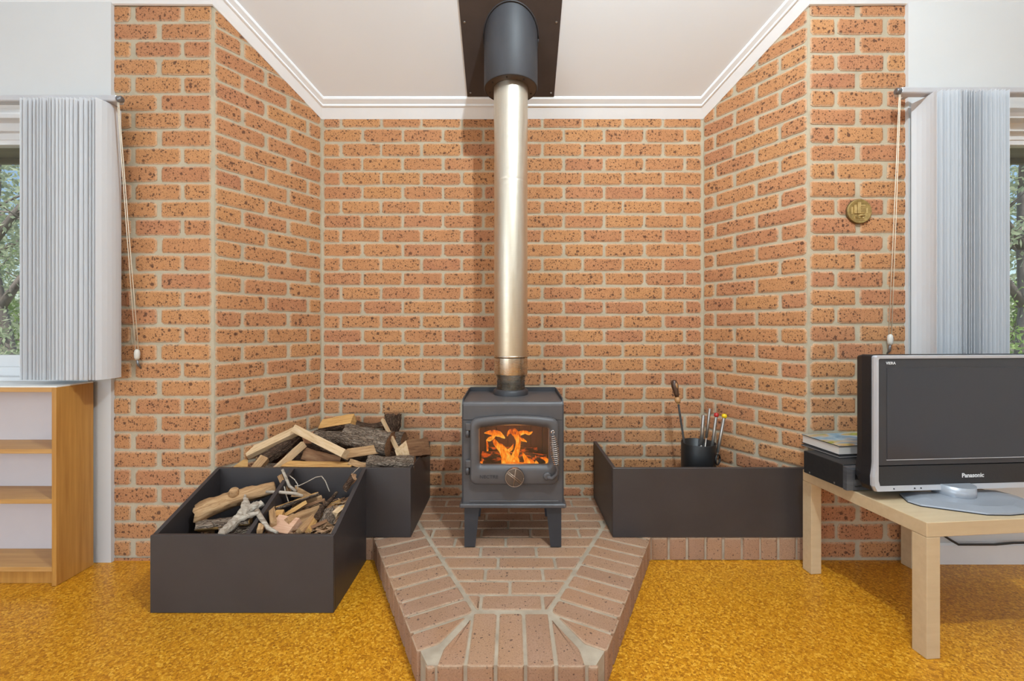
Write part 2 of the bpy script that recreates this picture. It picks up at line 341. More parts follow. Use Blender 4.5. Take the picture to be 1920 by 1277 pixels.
# ------------------------------------------------------------------ mesh helpers
class MB:
    def __init__(s): s.v = []; s.f = []; s.m = []; s.sm = []
    def add(s, verts, faces, mi=0, smooth=False):
        o = len(s.v); s.v += [Vector(p) for p in verts]
        for f in faces: s.f.append([i + o for i in f]); s.m.append(mi); s.sm.append(smooth)
        return s
    def box(s, a, b, mi=0, xf=None):
        x0, y0, z0 = a; x1, y1, z1 = b
        vs_ = [(x0, y0, z0), (x1, y0, z0), (x1, y1, z0), (x0, y1, z0), (x0, y0, z1), (x1, y0, z1), (x1, y1, z1), (x0, y1, z1)]
        if xf: vs_ = [xf @ Vector(p) for p in vs_]
        return s.add(vs_, [(3, 2, 1, 0), (4, 5, 6, 7), (0, 1, 5, 4), (1, 2, 6, 5), (2, 3, 7, 6), (3, 0, 4, 7)], mi)
    def bbox(s, a, b, r=0.003, mi=0):
        # box with chamfered edges
        x0, y0, z0 = a; x1, y1, z1 = b
        ring = lambda d, z: [(x0 + d + r, y0 + d, z), (x1 - d - r, y0 + d, z), (x1 - d, y0 + d + r, z), (x1 - d, y1 - d - r, z), (x1 - d - r, y1 - d, z), (x0 + d + r, y1 - d, z), (x0 + d, y1 - d - r, z), (x0 + d, y0 + d + r, z)]
        rings = [ring(r, z0), ring(0, z0 + r), ring(0, z1 - r), ring(r, z1)]
        return s.loft(rings, mi=mi)
    def loft(s, rings, cap=True, mi=0, smooth=False, closed=False, capmi=None):
        n = len(rings[0]); vs_ = [p for r_ in rings for p in r_]; fs = []
        K = len(rings)
        for k in range(K if closed else K - 1):
            a, b = k * n, ((k + 1) % K) * n
            for i in range(n): j = (i + 1) % n; fs.append((a + i, a + j, b + j, b + i))
        o = len(s.v); s.add(vs_, fs, mi, smooth)
        if cap and not closed:
            cm = mi if capmi is None else capmi
            s.f.append([o + i for i in reversed(range(n))]); s.m.append(cm); s.sm.append(False)
            s.f.append([o + (K - 1) * n + i for i in range(n)]); s.m.append(cm); s.sm.append(False)
        return s
    def prism(s, poly, z0, z1, axis='z', mi=0):
        # convex or concave polygon (list of 2D) extruded along axis
        def P3(p, t): return {'z': (p[0], p[1], t), 'y': (p[0], t, p[1]), 'x': (t, p[0], p[1])}[axis]
        return s.loft([[P3(p, z0) for p in poly], [P3(p, z1) for p in poly]], mi=mi)
    def lathe(s, prof, c=(0, 0, 0), n=32, axis='z', mi=0, smooth=True, cap=True):
        rings = []
        for r_, h in prof:
            ring = []
            for i in range(n):
                a = 2 * math.pi * i / n; u, w = r_ * math.cos(a), r_ * math.sin(a)
                p = {'z': (u, w, h), 'y': (u, h, w), 'x': (h, u, w)}[axis]
                ring.append((p[0] + c[0], p[1] + c[1], p[2] + c[2]))
            rings.append(ring)
        return s.loft(rings, cap=cap, mi=mi, smooth=smooth)
    def tube(s, pts, r, n=8, mi=0, smooth=True, flat=1.0, jit=0.0):
        pts = [Vector(p) for p in pts]; K = len(pts)
        rs = r if isinstance(r, (list, tuple)) else [r] * K
        rings = []; up = None
        for k, p in enumerate(pts):
            t = (pts[min(k + 1, K - 1)] - pts[max(k - 1, 0)]).normalized()
            if up is None: up = Vector((0, 0, 1)) if abs(t.z) < 0.9 else Vector((0, -1, 0))
            u = t.cross(up)
            if u.length < 1e-5: u = t.cross(Vector((1, 0, 0)))
            u.normalize(); w = u.cross(t).normalized(); up = w
            ring = []
            for i in range(n):
                a = 2 * math.pi * i / n; q = 1 + (U(-jit, jit) if jit else 0)
                ring.append(p + u * (rs[k] * q * math.cos(a)) + w * (rs[k] * q * flat * math.sin(a)))
            rings.append(ring)
        return s.loft(rings, mi=mi, smooth=smooth)
    def mesh(s, name, mats, origin=(0, 0, 0)):
        me = bpy.data.meshes.new(name); og = Vector(origin)
        me.from_pydata([tuple(p - og) for p in s.v], [], s.f)
        for m in (mats if isinstance(mats, (list, tuple)) else [mats]): me.materials.append(m)
        me.polygons.foreach_set('material_index', s.m); me.polygons.foreach_set('use_smooth', s.sm)
        me.update()
        return me
    def build(s, name, mats, parent=None, world=True, origin=None):
        if parent is not None: og = parent.location if world else (0, 0, 0)
        elif origin is not None: og = origin
        else:
            xs = [p.x for p in s.v]; ys = [p.y for p in s.v]; zs = [p.z for p in s.v]
            og = Vector(((min(xs) + max(xs)) / 2, (min(ys) + max(ys)) / 2, min(zs)))
        bm = bmesh.new(); me = s.mesh(name, mats, og); bm.from_mesh(me)
        bmesh.ops.recalc_face_normals(bm, faces=bm.faces); bm.to_mesh(me); bm.free()
        o = bpy.data.objects.new(name, me); C.objects.link(o)
        if parent is not None: o.parent = parent
        else: o.location = og
        return o

def tag(o, label=None, cat=None, group=None, kind=None):
    if label: o['label'] = label
    if cat: o['category'] = cat
    if group: o['group'] = group
    if kind: o['kind'] = kind
    return o
def thing(name, loc, label, cat, group=None, rz=0.0):
    o = bpy.data.objects.new(name, None); C.objects.link(o); o.empty_display_size = 0.05
    o.location = loc; o.rotation_euler = (0, 0, rz)
    return tag(o, label, cat, group)
def sub(o, part):   # make o a child of part (part sits at its parent's origin or not); both share the same local frame
    o.parent = part; o.location = Vector(o.location) - Vector(part.location)
def structure(o, label=None):
    o['kind'] = 'structure'
    if label: o['label'] = label
    return o
def P(px, py, Y):   # a point at distance Y into the room, measured on the photograph
    return Vector(((px - 960) * Y / 800, Y, CAMZ + (613 - py) * Y / 800))
def text_mesh(name, txt, size, depth, mat, bold=0.0):
    cu = bpy.data.curves.new(name, 'FONT'); cu.body = txt; cu.size = size; cu.extrude = depth; cu.offset = bold
    cu.align_x = 'CENTER'; cu.align_y = 'CENTER'; cu.resolution_u = 3
    to = bpy.data.objects.new(name, cu); C.objects.link(to)
    me = bpy.data.meshes.new_from_object(to.evaluated_get(bpy.context.evaluated_depsgraph_get()))
    bpy.data.objects.remove(to); me.name = name; me.materials.clear(); me.materials.append(mat)
    o = bpy.data.objects.new(name, me); C.objects.link(o)
    return o

def clip_half(poly, px, py, nx, ny):
    # keep the side of the line through (px,py) that the normal (nx,ny) points to
    out = []
    for i in range(len(poly)):
        a, b = poly[i], poly[(i + 1) % len(poly)]
        da = (a[0] - px) * nx + (a[1] - py) * ny; db = (b[0] - px) * nx + (b[1] - py) * ny
        if da >= 0: out.append(a)
        if da * db < 0:
            t = da / (da - db); out.append((a[0] + (b[0] - a[0]) * t, a[1] + (b[1] - a[1]) * t))
    return out
def area(poly):
    return 0.5 * sum(poly[i][0] * poly[(i + 1) % len(poly)][1] - poly[(i + 1) % len(poly)][0] * poly[i][1] for i in range(len(poly)))
def inset(poly, d):
    if area(poly) < 0: poly = poly[::-1]
    out = list(poly)
    n = len(poly)
    for i in range(n):
        a, b = poly[i], poly[(i + 1) % n]
        L = math.hypot(b[0] - a[0], b[1] - a[1])
        if L < 1e-6: continue
        nx, ny = -(b[1] - a[1]) / L, (b[0] - a[0]) / L
        out = clip_half(out, a[0] + nx * d, a[1] + ny * d, nx, ny)
        if len(out) < 3: return []
    return out
def rough_corners(poly, lo, hi):
    n = len(poly); out = []
    for i in range(n):
        p, a, b = Vector(poly[i]), Vector(poly[i - 1]), Vector(poly[(i + 1) % n])
        for q in (a, b):
            L = (q - p).length
            out.append(tuple(p + (q - p) * min(U(lo, hi) / max(L, 1e-5), 0.45)))
    return out
def shrink(poly, d):
    # ring with the same vertex count pulled inwards by d
    if area(poly) < 0: poly = poly[::-1]
    n = len(poly); out = []
    for i in range(n):
        p = Vector(poly[i]); e1 = (p - Vector(poly[i - 1])); e2 = (Vector(poly[(i + 1) % n]) - p)
        n1 = Vector((-e1.y, e1.x)); n2 = Vector((-e2.y, e2.x))
        nn = (n1.normalized() if n1.length > 1e-7 else Vector((0, 0))) + (n2.normalized() if n2.length > 1e-7 else Vector((0, 0)))
        if nn.length > 1e-6: nn.normalize()
        out.append(tuple(p + nn * d))
    return poly, out
def brick_mesh(name, poly, depths, ins, mats, plane):
    # poly: outline round its own centre; depths: (buried, arris, face); plane 'xz' wall brick facing -y, 'xy' paver facing +z
    poly, inner = shrink(poly, ins)
    mp = (lambda p, d: (p[0], d, p[1])) if plane == 'xz' else (lambda p, d: (p[0], p[1], d))
    n = len(poly)
    rings = [(poly, depths[0], 1.0), (poly, depths[1], 1.0), (inner, depths[2], 0.0)]
    if plane == 'xy': rings = [(poly, depths[0], 0.0), (poly, depths[1] - 0.009, 0.0), (poly, depths[1], 0.9), (inner, depths[2], 0.0)]
    vs_ = [mp(p, dd) for rg, dd, e in rings for p in rg]
    fs = []
    for k in range(len(rings) - 1):
        for i in range(n):
            j = (i + 1) % n; fs.append((k * n + i, k * n + j, (k + 1) * n + j, (k + 1) * n + i))
    fs.append(tuple(range((len(rings) - 1) * n, len(rings) * n)))
    me = bpy.data.meshes.new(name); me.from_pydata(vs_, [], fs); me.materials.append(mats)
    at = me.attributes.new('edge', 'FLOAT', 'POINT')
    at.data.foreach_set('value', [e for rg, dd, e in rings for p in rg])
    bm = bmesh.new(); bm.from_mesh(me); bmesh.ops.recalc_face_normals(bm, faces=bm.faces); 
    # open-backed shells can come out inside-out: make the face look outwards
    bm.faces.ensure_lookup_table(); f = bm.faces[len(bm.faces) - 1]
    want = -1 if plane == 'xz' else 1; comp = f.normal.y if plane == 'xz' else f.normal.z
    if comp * want < 0: bmesh.ops.reverse_faces(bm, faces=bm.faces)
    bm.to_mesh(me); bm.free(); me.update()
    return me

# ------------------------------------------------------------------ measures of the place
YB, YF = 2.556, 2.067            # back of the recess, face of the brick piers
XBL, XBR = -1.141, 1.144         # back corners
XFL, XFR = -1.444, 1.434         # front corners
XPL, XPR = -1.935, 1.912         # outer ends of the piers
YW = 2.045                       # face of the plaster walls
SL, ZB = 0.622, 2.407             # ceiling pitch and its height at the back wall
HZ = 0.1125                      # hearth height
def zc(y): return ZB + SL * (YB - y)

# ------------------------------------------------------------------ shell: floor, ceiling, walls
floor = MB().box((-4, -3, -0.08), (4, 2.75, 0)).build('floor', M['cork'], origin=(0, 0, 0))
structure(floor, 'orange cork tile floor')
cm = MB()
cm.prism([(2.75, zc(2.75)), (-0.2, zc(-0.2)), (-3, 2.45), (-3, 2.55), (-0.2, zc(-0.2) + 0.1), (2.75, zc(2.75) + 0.1)], -4.1, 4.1, 'x')
structure(cm.build('ceiling', M['ceiling'], origin=(0, 0, 0)), 'sloping white plaster ceiling')

brick_cache = {}
def wall_brick(parent, poly, shared_key=None):
    x0 = min(p[0] for p in poly); x1 = max(p[0] for p in poly); z0 = min(p[1] for p in poly); z1 = max(p[1] for p in poly)
    cx_, cz_ = (x0 + x1) / 2, (z0 + z1) / 2
    if shared_key is not None and shared_key in brick_cache: me = brick_cache[shared_key]
    else:
        loc = [(p[0] - cx_, p[1] - cz_) for p in poly]
        rect = len(loc) == 4
        loc = rough_corners(loc, 0.004, 0.017)
        if rect:   # a waver in the long edges
            mid = lambda a, b: ((a[0] + b[0]) / 2 + U(-.02, .02), (a[1] + b[1]) / 2 + U(-.0018, .0018))
            loc = loc[:2] + [mid(loc[1], loc[2])] + loc[2:6] + [mid(loc[5], loc[6])] + loc[6:]
        loc = [(p[0] + U(-.0014, .0014), p[1] + U(-.0014, .0014)) for p in loc]
        me = brick_mesh('brick', loc, (0.012, -0.0015, -0.0045 - U(0, 0.0015)), 0.0095, M['brick'], 'xz')
        if shared_key is not None: brick_cache[shared_key] = me
    o = bpy.data.objects.new('brick', me); C.objects.link(o); o.parent = parent
    o.location = (cx_ + U(-.001, .001), U(-.0012, .0012), cz_ + U(-.001, .001))
    return o
def brick_wall(name, A, B, z_lines, patterns, zbot, ztop, label, z_start=0.0):
    # A..B run left to right as seen from the room; ztop(s) gives the top line
    A = Vector((A[0], A[1])); B = Vector((B[0], B[1])); d = B - A; L = d.length
    ang = math.atan2(d.y, d.x)
    m = MB(); ext = 0.0
    pts = [(0, z_start), (L, z_start), (L, ztop(L) + 0.06), (0, ztop(0) + 0.06)]
    m.prism(pts, 0.0, 0.10, 'y')
    me = m.mesh(name, M['mortar']); w = bpy.data.objects.new(name, me); C.objects.link(w)
    bm = bmesh.new(); bm.from_mesh(me); bmesh.ops.recalc_face_normals(bm, faces=bm.faces); bm.to_mesh(me); bm.free()
    w.location = (A.x, A.y, 0); w.rotation_euler = (0, 0, ang); structure(w, label)
    z0, pitch = z_lines
    k0 = int(math.floor((zbot - z0) / pitch)); k1 = int(math.ceil((max(ztop(0), ztop(L)) - z0) / pitch))
    for k in range(k0, k1):
        za, zb_ = z0 + k * pitch + 0.0055, z0 + (k + 1) * pitch - 0.0055
        for (s0, s1) in patterns(k, L):
            poly = [(s0, za), (s1, za), (s1, zb_), (s0, zb_)]
            full = True
            if za < zbot: poly = clip_half(poly, 0, zbot + 0.004, 0, 1); full = False
            t0, t1 = ztop(0), ztop(L)
            nx, nz = (t1 - t0) / L, -1.0
            if any((p[0]) * nx + (p[1] - t0) * nz < 0 for p in poly): poly = clip_half(poly, 0, t0, nx, nz); full = False
            if len(poly) < 3 or abs(area(poly)) < 0.0006: continue
            key = (round(s1 - s0, 3), round(pitch, 4), rnd.randrange(5)) if full else None
            wall_brick(w, poly, key)
    return w

def run(start, first, end, pitch=0.241, joint=0.0125):
    out = [(start, start + first)]; x = start + first + joint
    while x < end - 0.03:
        out.append((x, min(x + pitch - joint, end))); x += pitch
    return out
def pat_back(k, L): return run(0.014, 0.226, L - 0.012) if k % 2 else run(0.014, 0.097, L - 0.012)
def pat_lp(k, L):
    o = 0.010
    return [(0.0, 0.206 + o), (0.229 + o, L - 0.014)] if k % 2 == 0 else [(0.0, 0.079 + o), (0.102 + o, 0.322 + o), (0.338 + o, L - 0.013)]
def pat_rp(k, L):
    return [(0.010, 0.228), (0.250, L)] if k % 2 else [(0.012, 0.128), (0.142, 0.362), (0.382, L)]
def pat_ls(k, L): return [(0.005, 0.122), (0.136, 0.362), (0.377, L - 0.008)] if k % 2 == 0 else [(0.005, 0.240), (0.254, 0.480), (0.493, L - 0.008)]
def pat_rs(k, L):
    b = [(0.005, 0.240), (0.254, 0.480), (0.493, L - 0.008)] if k % 2 == 0 else [(0.005, 0.122), (0.136, 0.362), (0.377, L - 0.008)]
    return [(L - y, L - x) for x, y in reversed(b)]

flat = lambda z: (lambda s: z)
brick_wall('wall_back', (XBL, YB), (XBR, YB), (1.1185, 0.0857), pat_back, HZ, flat(2.395), 'speckled orange brick wall behind the stove')
Ls = math.hypot(XBL - XFL, YB - YF); zF, zBk = zc(YF) - 0.018, 2.395
brick_wall('wall_left_splay', (XFL, YF), (XBL, YB), (1.126, 0.0860), pat_ls, HZ, lambda s: zF + (zBk - zF) * s / Ls, 'angled brick wall on the left of the recess')
Lr = math.hypot(XBR - XFR, YB - YF)
brick_wall('wall_right_splay', (XBR, YB), (XFR, YF), (1.130, 0.0863), pat_rs, HZ, lambda s: zBk + (zF - zBk) * s / Lr, 'angled brick wall on the right of the recess')
brick_wall('wall_left_pier', (XPL, YF), (XFL, YF), (1.136, 0.0863), pat_lp, 0.0, flat(zF), 'narrow brick pier beside the left window')
brick_wall('wall_right_pier', (XFR, YF), (XPR, YF), (1.143, 0.0873), pat_rp, 0.0, flat(zF), 'narrow brick pier beside the right window')

# plaster walls with window openings
def plaster_wall(name, sx, label):
    xi, xo = 1.922, 4.0                    # inner edge and far end
    if sx > 0: xi = 1.900
    wi, wo, wz0, wz1 = 2.02, 3.35, 0.885, 2.15
    m = MB(); top = zc(YW)
    f = lambda a, b, z0, z1: m.box((min(sx * a, sx * b), YW, z0), (max(sx * a, sx * b), YW + 0.16, z1))
    f(xi, wi, 0, top); f(wo, xo, 0, top); f(wi, wo, 0, wz0); f(wi, wo, wz1, top)
    o = m.build(name, M['plaster'], origin=(0, 0, 0)); structure(o, label)
    return wi, wo, wz0, wz1
plaster_wall('wall_left', -1, 'cream plaster wall around the left window')
win = plaster_wall('wall_right', 1, 'cream plaster wall around the right window')
structure(MB().box((-4.1, -3, 0), (-4.0, 2.2, 4.3)).build('wall_left_side', M['plaster'], origin=(0, 0, 0)), 'cream side wall on the left out of view')
structure(MB().box((4.0, -3, 0), (4.1, 2.2, 4.3)).build('wall_right_side', M['plaster'], origin=(0, 0, 0)), 'cream side wall on the right out of view')
structure(MB().prism([(YW, 0), (YW, 0.092), (YW - 0.006, 0.098), (YW - 0.016, 0.090), (YW - 0.016, 0)], 1.902, 4.0, 'x').build('baseboard_right', M['frame_white'], origin=(0, 0, 0)), 'white skirting board behind the low table')

def window(name, sx, label):
    wi, wo, z0, z1 = win
    root = MB()
    X = lambda a, b: (min(sx * a, sx * b), max(sx * a, sx * b))
    def bar(m, a, b, y0, y1, za, zb): x0, x1 = X(a, b); m.box((x0, y0, za), (x1, y1, zb))
    m = MB()
    bar(m, wi, wo, YW - 0.008, YW + 0.16, z1 - 0.022, z1 + 0.004)       # head reveal
    bar(m, wi - 0.004, wi + 0.02, YW - 0.004, YW + 0.16, z0, z1); bar(m, wo - 0.02, wo + 0.004, YW - 0.004, YW + 0.16, z0, z1)
    bar(m, wi, wo, YW + 0.045, YW + 0.13, z1 - 0.060, z1 - 0.022)        # frame head
    bar(m, wi, wo, YW + 0.070, YW + 0.13, z1 - 0.092, z1 - 0.060)
    bar(m, wi, wo, YW + 0.045, YW + 0.13, z0, z0 + 0.048)                # frame sill
    bar(m, wi + 0.02, wi + 0.06, YW + 0.05, YW + 0.13, z0, z1 - 0.022); bar(m, wo - 0.06, wo - 0.02, YW + 0.05, YW + 0.13, z0, z1 - 0.022)
    w = m.build(name, M['frame_white'], origin=(sx * (wi + wo) / 2, YW, z0)); structure(w, label)
    x0, x1 = X(wi - 0.01, wo + 0.01)
    s = MB().box((x0, YW - 0.022, z0 - 0.012), (x1, YW + 0.10, z0 + 0.006)).build('window_sill', M['frame_white'], w)
    sm = MB()
    bar(sm, wi + 0.06, wo - 0.06, YW + 0.075, YW + 0.115, z0 + 0.048, z0 + 0.105); bar(sm, wi + 0.06, wo - 0.06, YW + 0.075, YW + 0.115, z1 - 0.115, z1 - 0.092)
    bar(sm, wi + 0.06, wi + 0.095, YW + 0.075, YW + 0.115, z0 + 0.105, z1 - 0.115); bar(sm, wo - 0.095, wo - 0.06, YW + 0.075, YW + 0.115, z0 + 0.105, z1 - 0.115)
    sm.build('sash', M['frame_white'], w)
    g = MB(); bar(g, wi + 0.095, wo - 0.095, YW + 0.094, YW + 0.098, z0 + 0.105, z1 - 0.115); g.build('pane', M['glass'], w)
window('window_1', -1, 'white framed window behind the left blind')
window('window_2', 1, 'white framed window behind the right blind')

# cornice, mitred along the walls; profile = (distance from the wall, drop below the ceiling)
path = [(-4.0, YW), (-1.925, YW), (-1.925, YF), (XFL, YF), (XBL, YB), (XBR, YB), (XFR, YF), (1.90, YF), (1.90, YW), (4.0, YW)]
path = [(-4.0, YW), (XFL, YW + 0.012), (XBL, YB), (XBR, YB), (XFR, YW + 0.012), (4.0, YW)]
prof = [(-0.004, 0.0), (-0.004, 0.036), (0.005, 0.039), (0.052, 0.016), (0.054, 0.021), (0.060, 0.021), (0.062, 0.014), (0.086, 0.012), (0.090, 0.007), (0.090, 0.0)]
def offset_path(d):
    out = []; n = len(path)
    segs = []
    for i in range(n - 1):
        a, b = Vector(path[i]), Vector(path[i + 1]); t = (b - a).normalized(); nn = Vector((t.y, -t.x))  # toward the room
        segs.append((a + nn * d, t))
    out.append(segs[0][0])
    for i in range(1, n - 1):
        (p, t), (q, u) = segs[i - 1], segs[i]
        cr = t.x * u.y - t.y * u.x
        s_ = ((q - p).x * u.y - (q - p).y * u.x) / cr
        out.append(p + t * s_)
    a, b = Vector(path[-2]), Vector(path[-1]); t = (b - a).normalized(); out.append(b + Vector((t.y, -t.x)) * d)
    return out
offs = [offset_path(d) for d, h in prof]
cl = ['left wall', 'left angled wall', 'back wall', 'right angled wall', 'right wall']
for i in range(len(path) - 1):
    rings = [[(offs[j][k].x, offs[j][k].y, zc(offs[j][k].y) - prof[j][1] + 0.001) for j in range(len(prof))] for k in (i, i + 1)]
    structure(MB().loft(rings).build('trim_%d' % (i + 1), M['cornice'], origin=(0, 0, 0)), 'white cornice along the top of the ' + cl[i])

# eaves outside the windows
for i, sx in enumerate((-1, 1)):
    m = MB(); x0, x1 = (min(sx * 1.5, sx * 4.6), max(sx * 1.5, sx * 4.6))
    m.prism([(2.21, 2.145), (2.80, 2.235), (2.80, 2.26), (2.21, 2.19)], x0, x1, 'x')
    o = m.build('trim_%d' % (6 + i), M['soffit'], origin=(0, 0, 0)); structure(o, 'olive eave lining outside the %s window' % ('left', 'right')[i])
    MB().box((x0, 2.80, 2.205), (x1, 2.83, 2.36)).build('fascia', M['soffit'], o)
    MB().box((x0, 2.83, 2.262), (x1, 2.93, 2.36)).build('gutter', M['gutter'], o)

# ------------------------------------------------------------------ hearth
hearth = thing('brick_hearth', (0, 1.9, 0), 'raised brick hearth with a tapering front under the black stove', 'hearth')
hb = [(XFR - 0.004, YF + 0.004), (XBR - 0.004, YB - 0.003), (XBL + 0.004, YB - 0.003), (XFL + 0.004, YF + 0.004), (-0.655, YF + 0.004), (-0.284, 1.337), (-0.256, 1.289), (0.254, 1.289), (0.287, 1.337), (0.655, YF + 0.004)]
MB().prism(hb, 0.0, HZ - 0.0045).build('mortar_bed', M['hearth_mortar'], hearth)
def paver(poly, z0=0.004, zt=HZ, rough=(0.003, 0.010)):
    if len(poly) < 3 or abs(area(poly)) < 0.0009: return
    cx_ = sum(p[0] for p in poly) / len(poly); cy_ = sum(p[1] for p in poly) / len(poly)
    loc = rough_corners([(p[0] - cx_, p[1] - cy_) for p in poly], *rough)
    dz = U(-0.0015, 0.001)
    me = brick_mesh('brick', loc, (z0, zt - 0.0035 + dz, zt + dz), 0.005, M['hearth_brick'], 'xy')
    o = bpy.data.objects.new('brick', me); C.objects.link(o); o.parent = hearth; o.location = (cx_, cy_ - 1.9, 0)
G = 0.005
# front headers
for xa, xb in ((-0.140, -0.049), (-0.049, 0.041), (0.041, 0.133)):
    paver([(xa + G, 1.282), (xb - G, 1.282), (xb - G, 1.518), (xa + G, 1.518)])
paver([(-0.225, 1.282), (-0.145, 1.282), (-0.142, 1.490), (-0.216, 1.352)]); paver([(0.139, 1.282), (0.221, 1.282), (0.214, 1.352), (0.138, 1.490)])
paver([(-0.262, 1.284), (-0.233, 1.282), (-0.233, 1.32), (-0.262, 1.31)], zt=HZ - 0.006); paver([(0.231, 1.282), (0.260, 1.284), (0.260, 1.31), (0.231, 1.32)], zt=HZ - 0.006)
# side headers, square to the tapering edges
for sx in (-1, 1):
    P0 = Vector((sx * 0.294, 1.333)); d = Vector((sx * 0.457, 0.8895)).normalized(); n = Vector((-sx * d.y, sx * d.x)) if False else Vector((-sx * 0.8895, 0.457)).normalized()
    t = 0.004
    while t < 1.02:
        w = 0.088 + U(-.002, .002)
        q = [P0 + d * (t + G), P0 + d * (t + w - G), P0 + d * (t + w - G) + n * 0.226, P0 + d * (t + G) + n * 0.226]
        poly = [(p.x, p.y) for p in q]
        if t < 0.12:
            # cut along the mitre from the inner corner to the nose
            a, b = Vector((sx * 0.139, 1.528)), Vector((sx * 0.252, 1.330)); e = (b - a).normalized()
            nn = Vector((-e.y, e.x)); 
            if nn.dot(P0 + d * 0.3 - a) < 0: nn = -nn
            poly = clip_half(poly, a.x + nn.x * 0.006, a.y + nn.y * 0.006, nn.x, nn.y)
        paver(poly); t += w
# field of stretchers behind
ia = Vector((0.128, 1.532)); idr = Vector((0.457, 0.8895)).normalized()
splits = [[-0.115, 0.113], [-0.40, -0.008, 0.40], [-0.11, 0.127], [-0.30, -0.06, 0.185], [-0.142, 0.11, 0.36], [-0.27, -0.03, 0.21], [-0.39, -0.15, 0.09, 0.33], [-0.5, -0.26, -0.02, 0.22, 0.46]]
y = 1.534; r = 0
while y < YB - 0.03:
    h = 0.0885
    base = splits[r] if r < len(splits) else [(-0.62 + (0.12 if r % 2 else 0)) + 0.241 * i for i in range(6)]
    xs = sorted(base)
    while xs[0] > -0.75: xs.insert(0, xs[0] - 0.241)
    while xs[-1] < 0.75: xs.append(xs[-1] + 0.241)
    for a, b in zip(xs, xs[1:]):
        poly = [(a + G, y + G), (b - G, y + G), (b - G, min(y + h - G, YB - 0.01)), (a + G, min(y + h - G, YB - 0.01))]
        for sx in (-1, 1):
            poly = clip_half(poly, sx * (ia.x - 0.004), ia.y, -sx * idr.y, idr.x) if poly else poly
        poly = clip_half(poly, -0.70, 0, 1, 0) if poly else poly
        poly = clip_half(poly, 0.70, 0, -1, 0) if poly else poly
        paver(poly)
    y += h; r += 1
# header faces of the side wings, flush with the piers
x = 0.672
while x < XFR - 0.03:
    paver([(x + G, YF - 0.003), (min(x + 0.0885 - G, XFR - 0.004), YF - 0.003), (min(x + 0.0885 - G, XFR - 0.004), YF + 0.10), (x + G, YF + 0.10)], zt=HZ - 0.0005); x += 0.0885
paver([(-0.72, YF - 0.003), (-0.672, YF - 0.003), (-0.672, YF + 0.1), (-0.72, YF + 0.1)], zt=HZ - 0.0005)

# ------------------------------------------------------------------ firewood bins
T = 0.018; BZ = HZ + 0.335
def ubin(sx, x_in, x_out, name, label):
    o = thing(name, (sx * (x_in + x_out) / 2, 2.2, HZ), label, 'firewood bin', 'low brown bins beside the stove')
    x0, x1 = min(sx * x_in, sx * x_out), max(sx * x_in, sx * x_out)
    MB().bbox((x0, YF - 0.006, HZ + 0.001), (x1, YF - 0.006 + T, BZ), 0.0015).build('front_panel', M['bin'], o)
    a, b = sx * (x_in - 0.0005), sx * (x_in + T)
    MB().bbox((min(a, b), YF - 0.006 + T, HZ + 0.001), (max(a, b), YB - 0.010, BZ), 0.0015).build('side_panel', M['bin'], o)
ubin(-1, 0.489, 1.428, 'firewood_bin', 'long brown bin on the hearth heaped with split firewood')
ubin(1, 0.487, 1.420, 'firewood_bin', 'brown bin right of the stove holding the black tool bucket')
lb = thing('firewood_bin', (-1.065, 1.88, 0), 'brown divided bin on the cork floor with logs and kindling', 'firewood bin', 'low brown bins beside the stove')
LX0, LX1, LY0, LY1, LZ0 = -1.428, -0.704, 1.683, YF - 0.0075, 0.307
MB().bbox((LX0, LY0, 0.001), (LX1, LY0 + T, LZ0), 0.0015).build('front_panel', M['bin'], lb)
for nm, xa in (('side_panel', LX0), ('divider', -1.070), ('side_panel', LX1 - T)):
    z0 = 0.001 if nm == 'side_panel' else 0.02
    rings = [[(x_, LY0 + T, z0), (x_, LY1, z0), (x_, LY1, BZ - 0.001), (x_, LY0 + T, LZ0 - (0.0 if nm == 'side_panel' else 0.012))] for x_ in (xa, xa + T)]
    MB().loft(rings).build(nm, M['bin'], lb)
MB().box((LX0 + T, LY0 + T, 0.004), (LX1 - T, LY1, 0.02)).build('bottom_panel', M['bin'], lb)

# ------------------------------------------------------------------ stove
SX = 0.004
st = thing('wood_stove', (SX, 2.1, HZ), 'black steel wood heater burning on the brick hearth', 'stove')
SY0, SY1 = 1.968, 2.298
def srect(x0, x1, z0, z1, n=12, rc=0.03, arch=0.0):
    # rounded rectangle loop with an arched top, 4n points, counter-clockwise from lower left
    pts = []
    for cx_, cz_, a0 in ((x1 - rc, z0 + rc, -90), (x1 - rc, z1 - rc, 0), (x0 + rc, z1 - rc, 90), (x0 + rc, z0 + rc, 180)):
        for i in range(n):
            a = R(a0 + 90 * i / (n - 1)); pts.append((cx_ + rc * math.cos(a), cz_ + rc * math.sin(a)))
        if a0 == 0:
            for i in range(1, 8):
                t = i / 8; pts.append((x1 - rc + (x0 - x1 + 2 * rc) * t, z1))
    xm, hw = (x0 + x1) / 2, (x1 - x0) / 2
    return [(x_, z_ + arch * (1 - ((x_ - xm) / hw) ** 2) * max(0, (z_ - z0) / (z1 - z0))) for x_, z_ in pts]
def ring3(loop, y_): return [(a, y_, b) for a, b in loop]
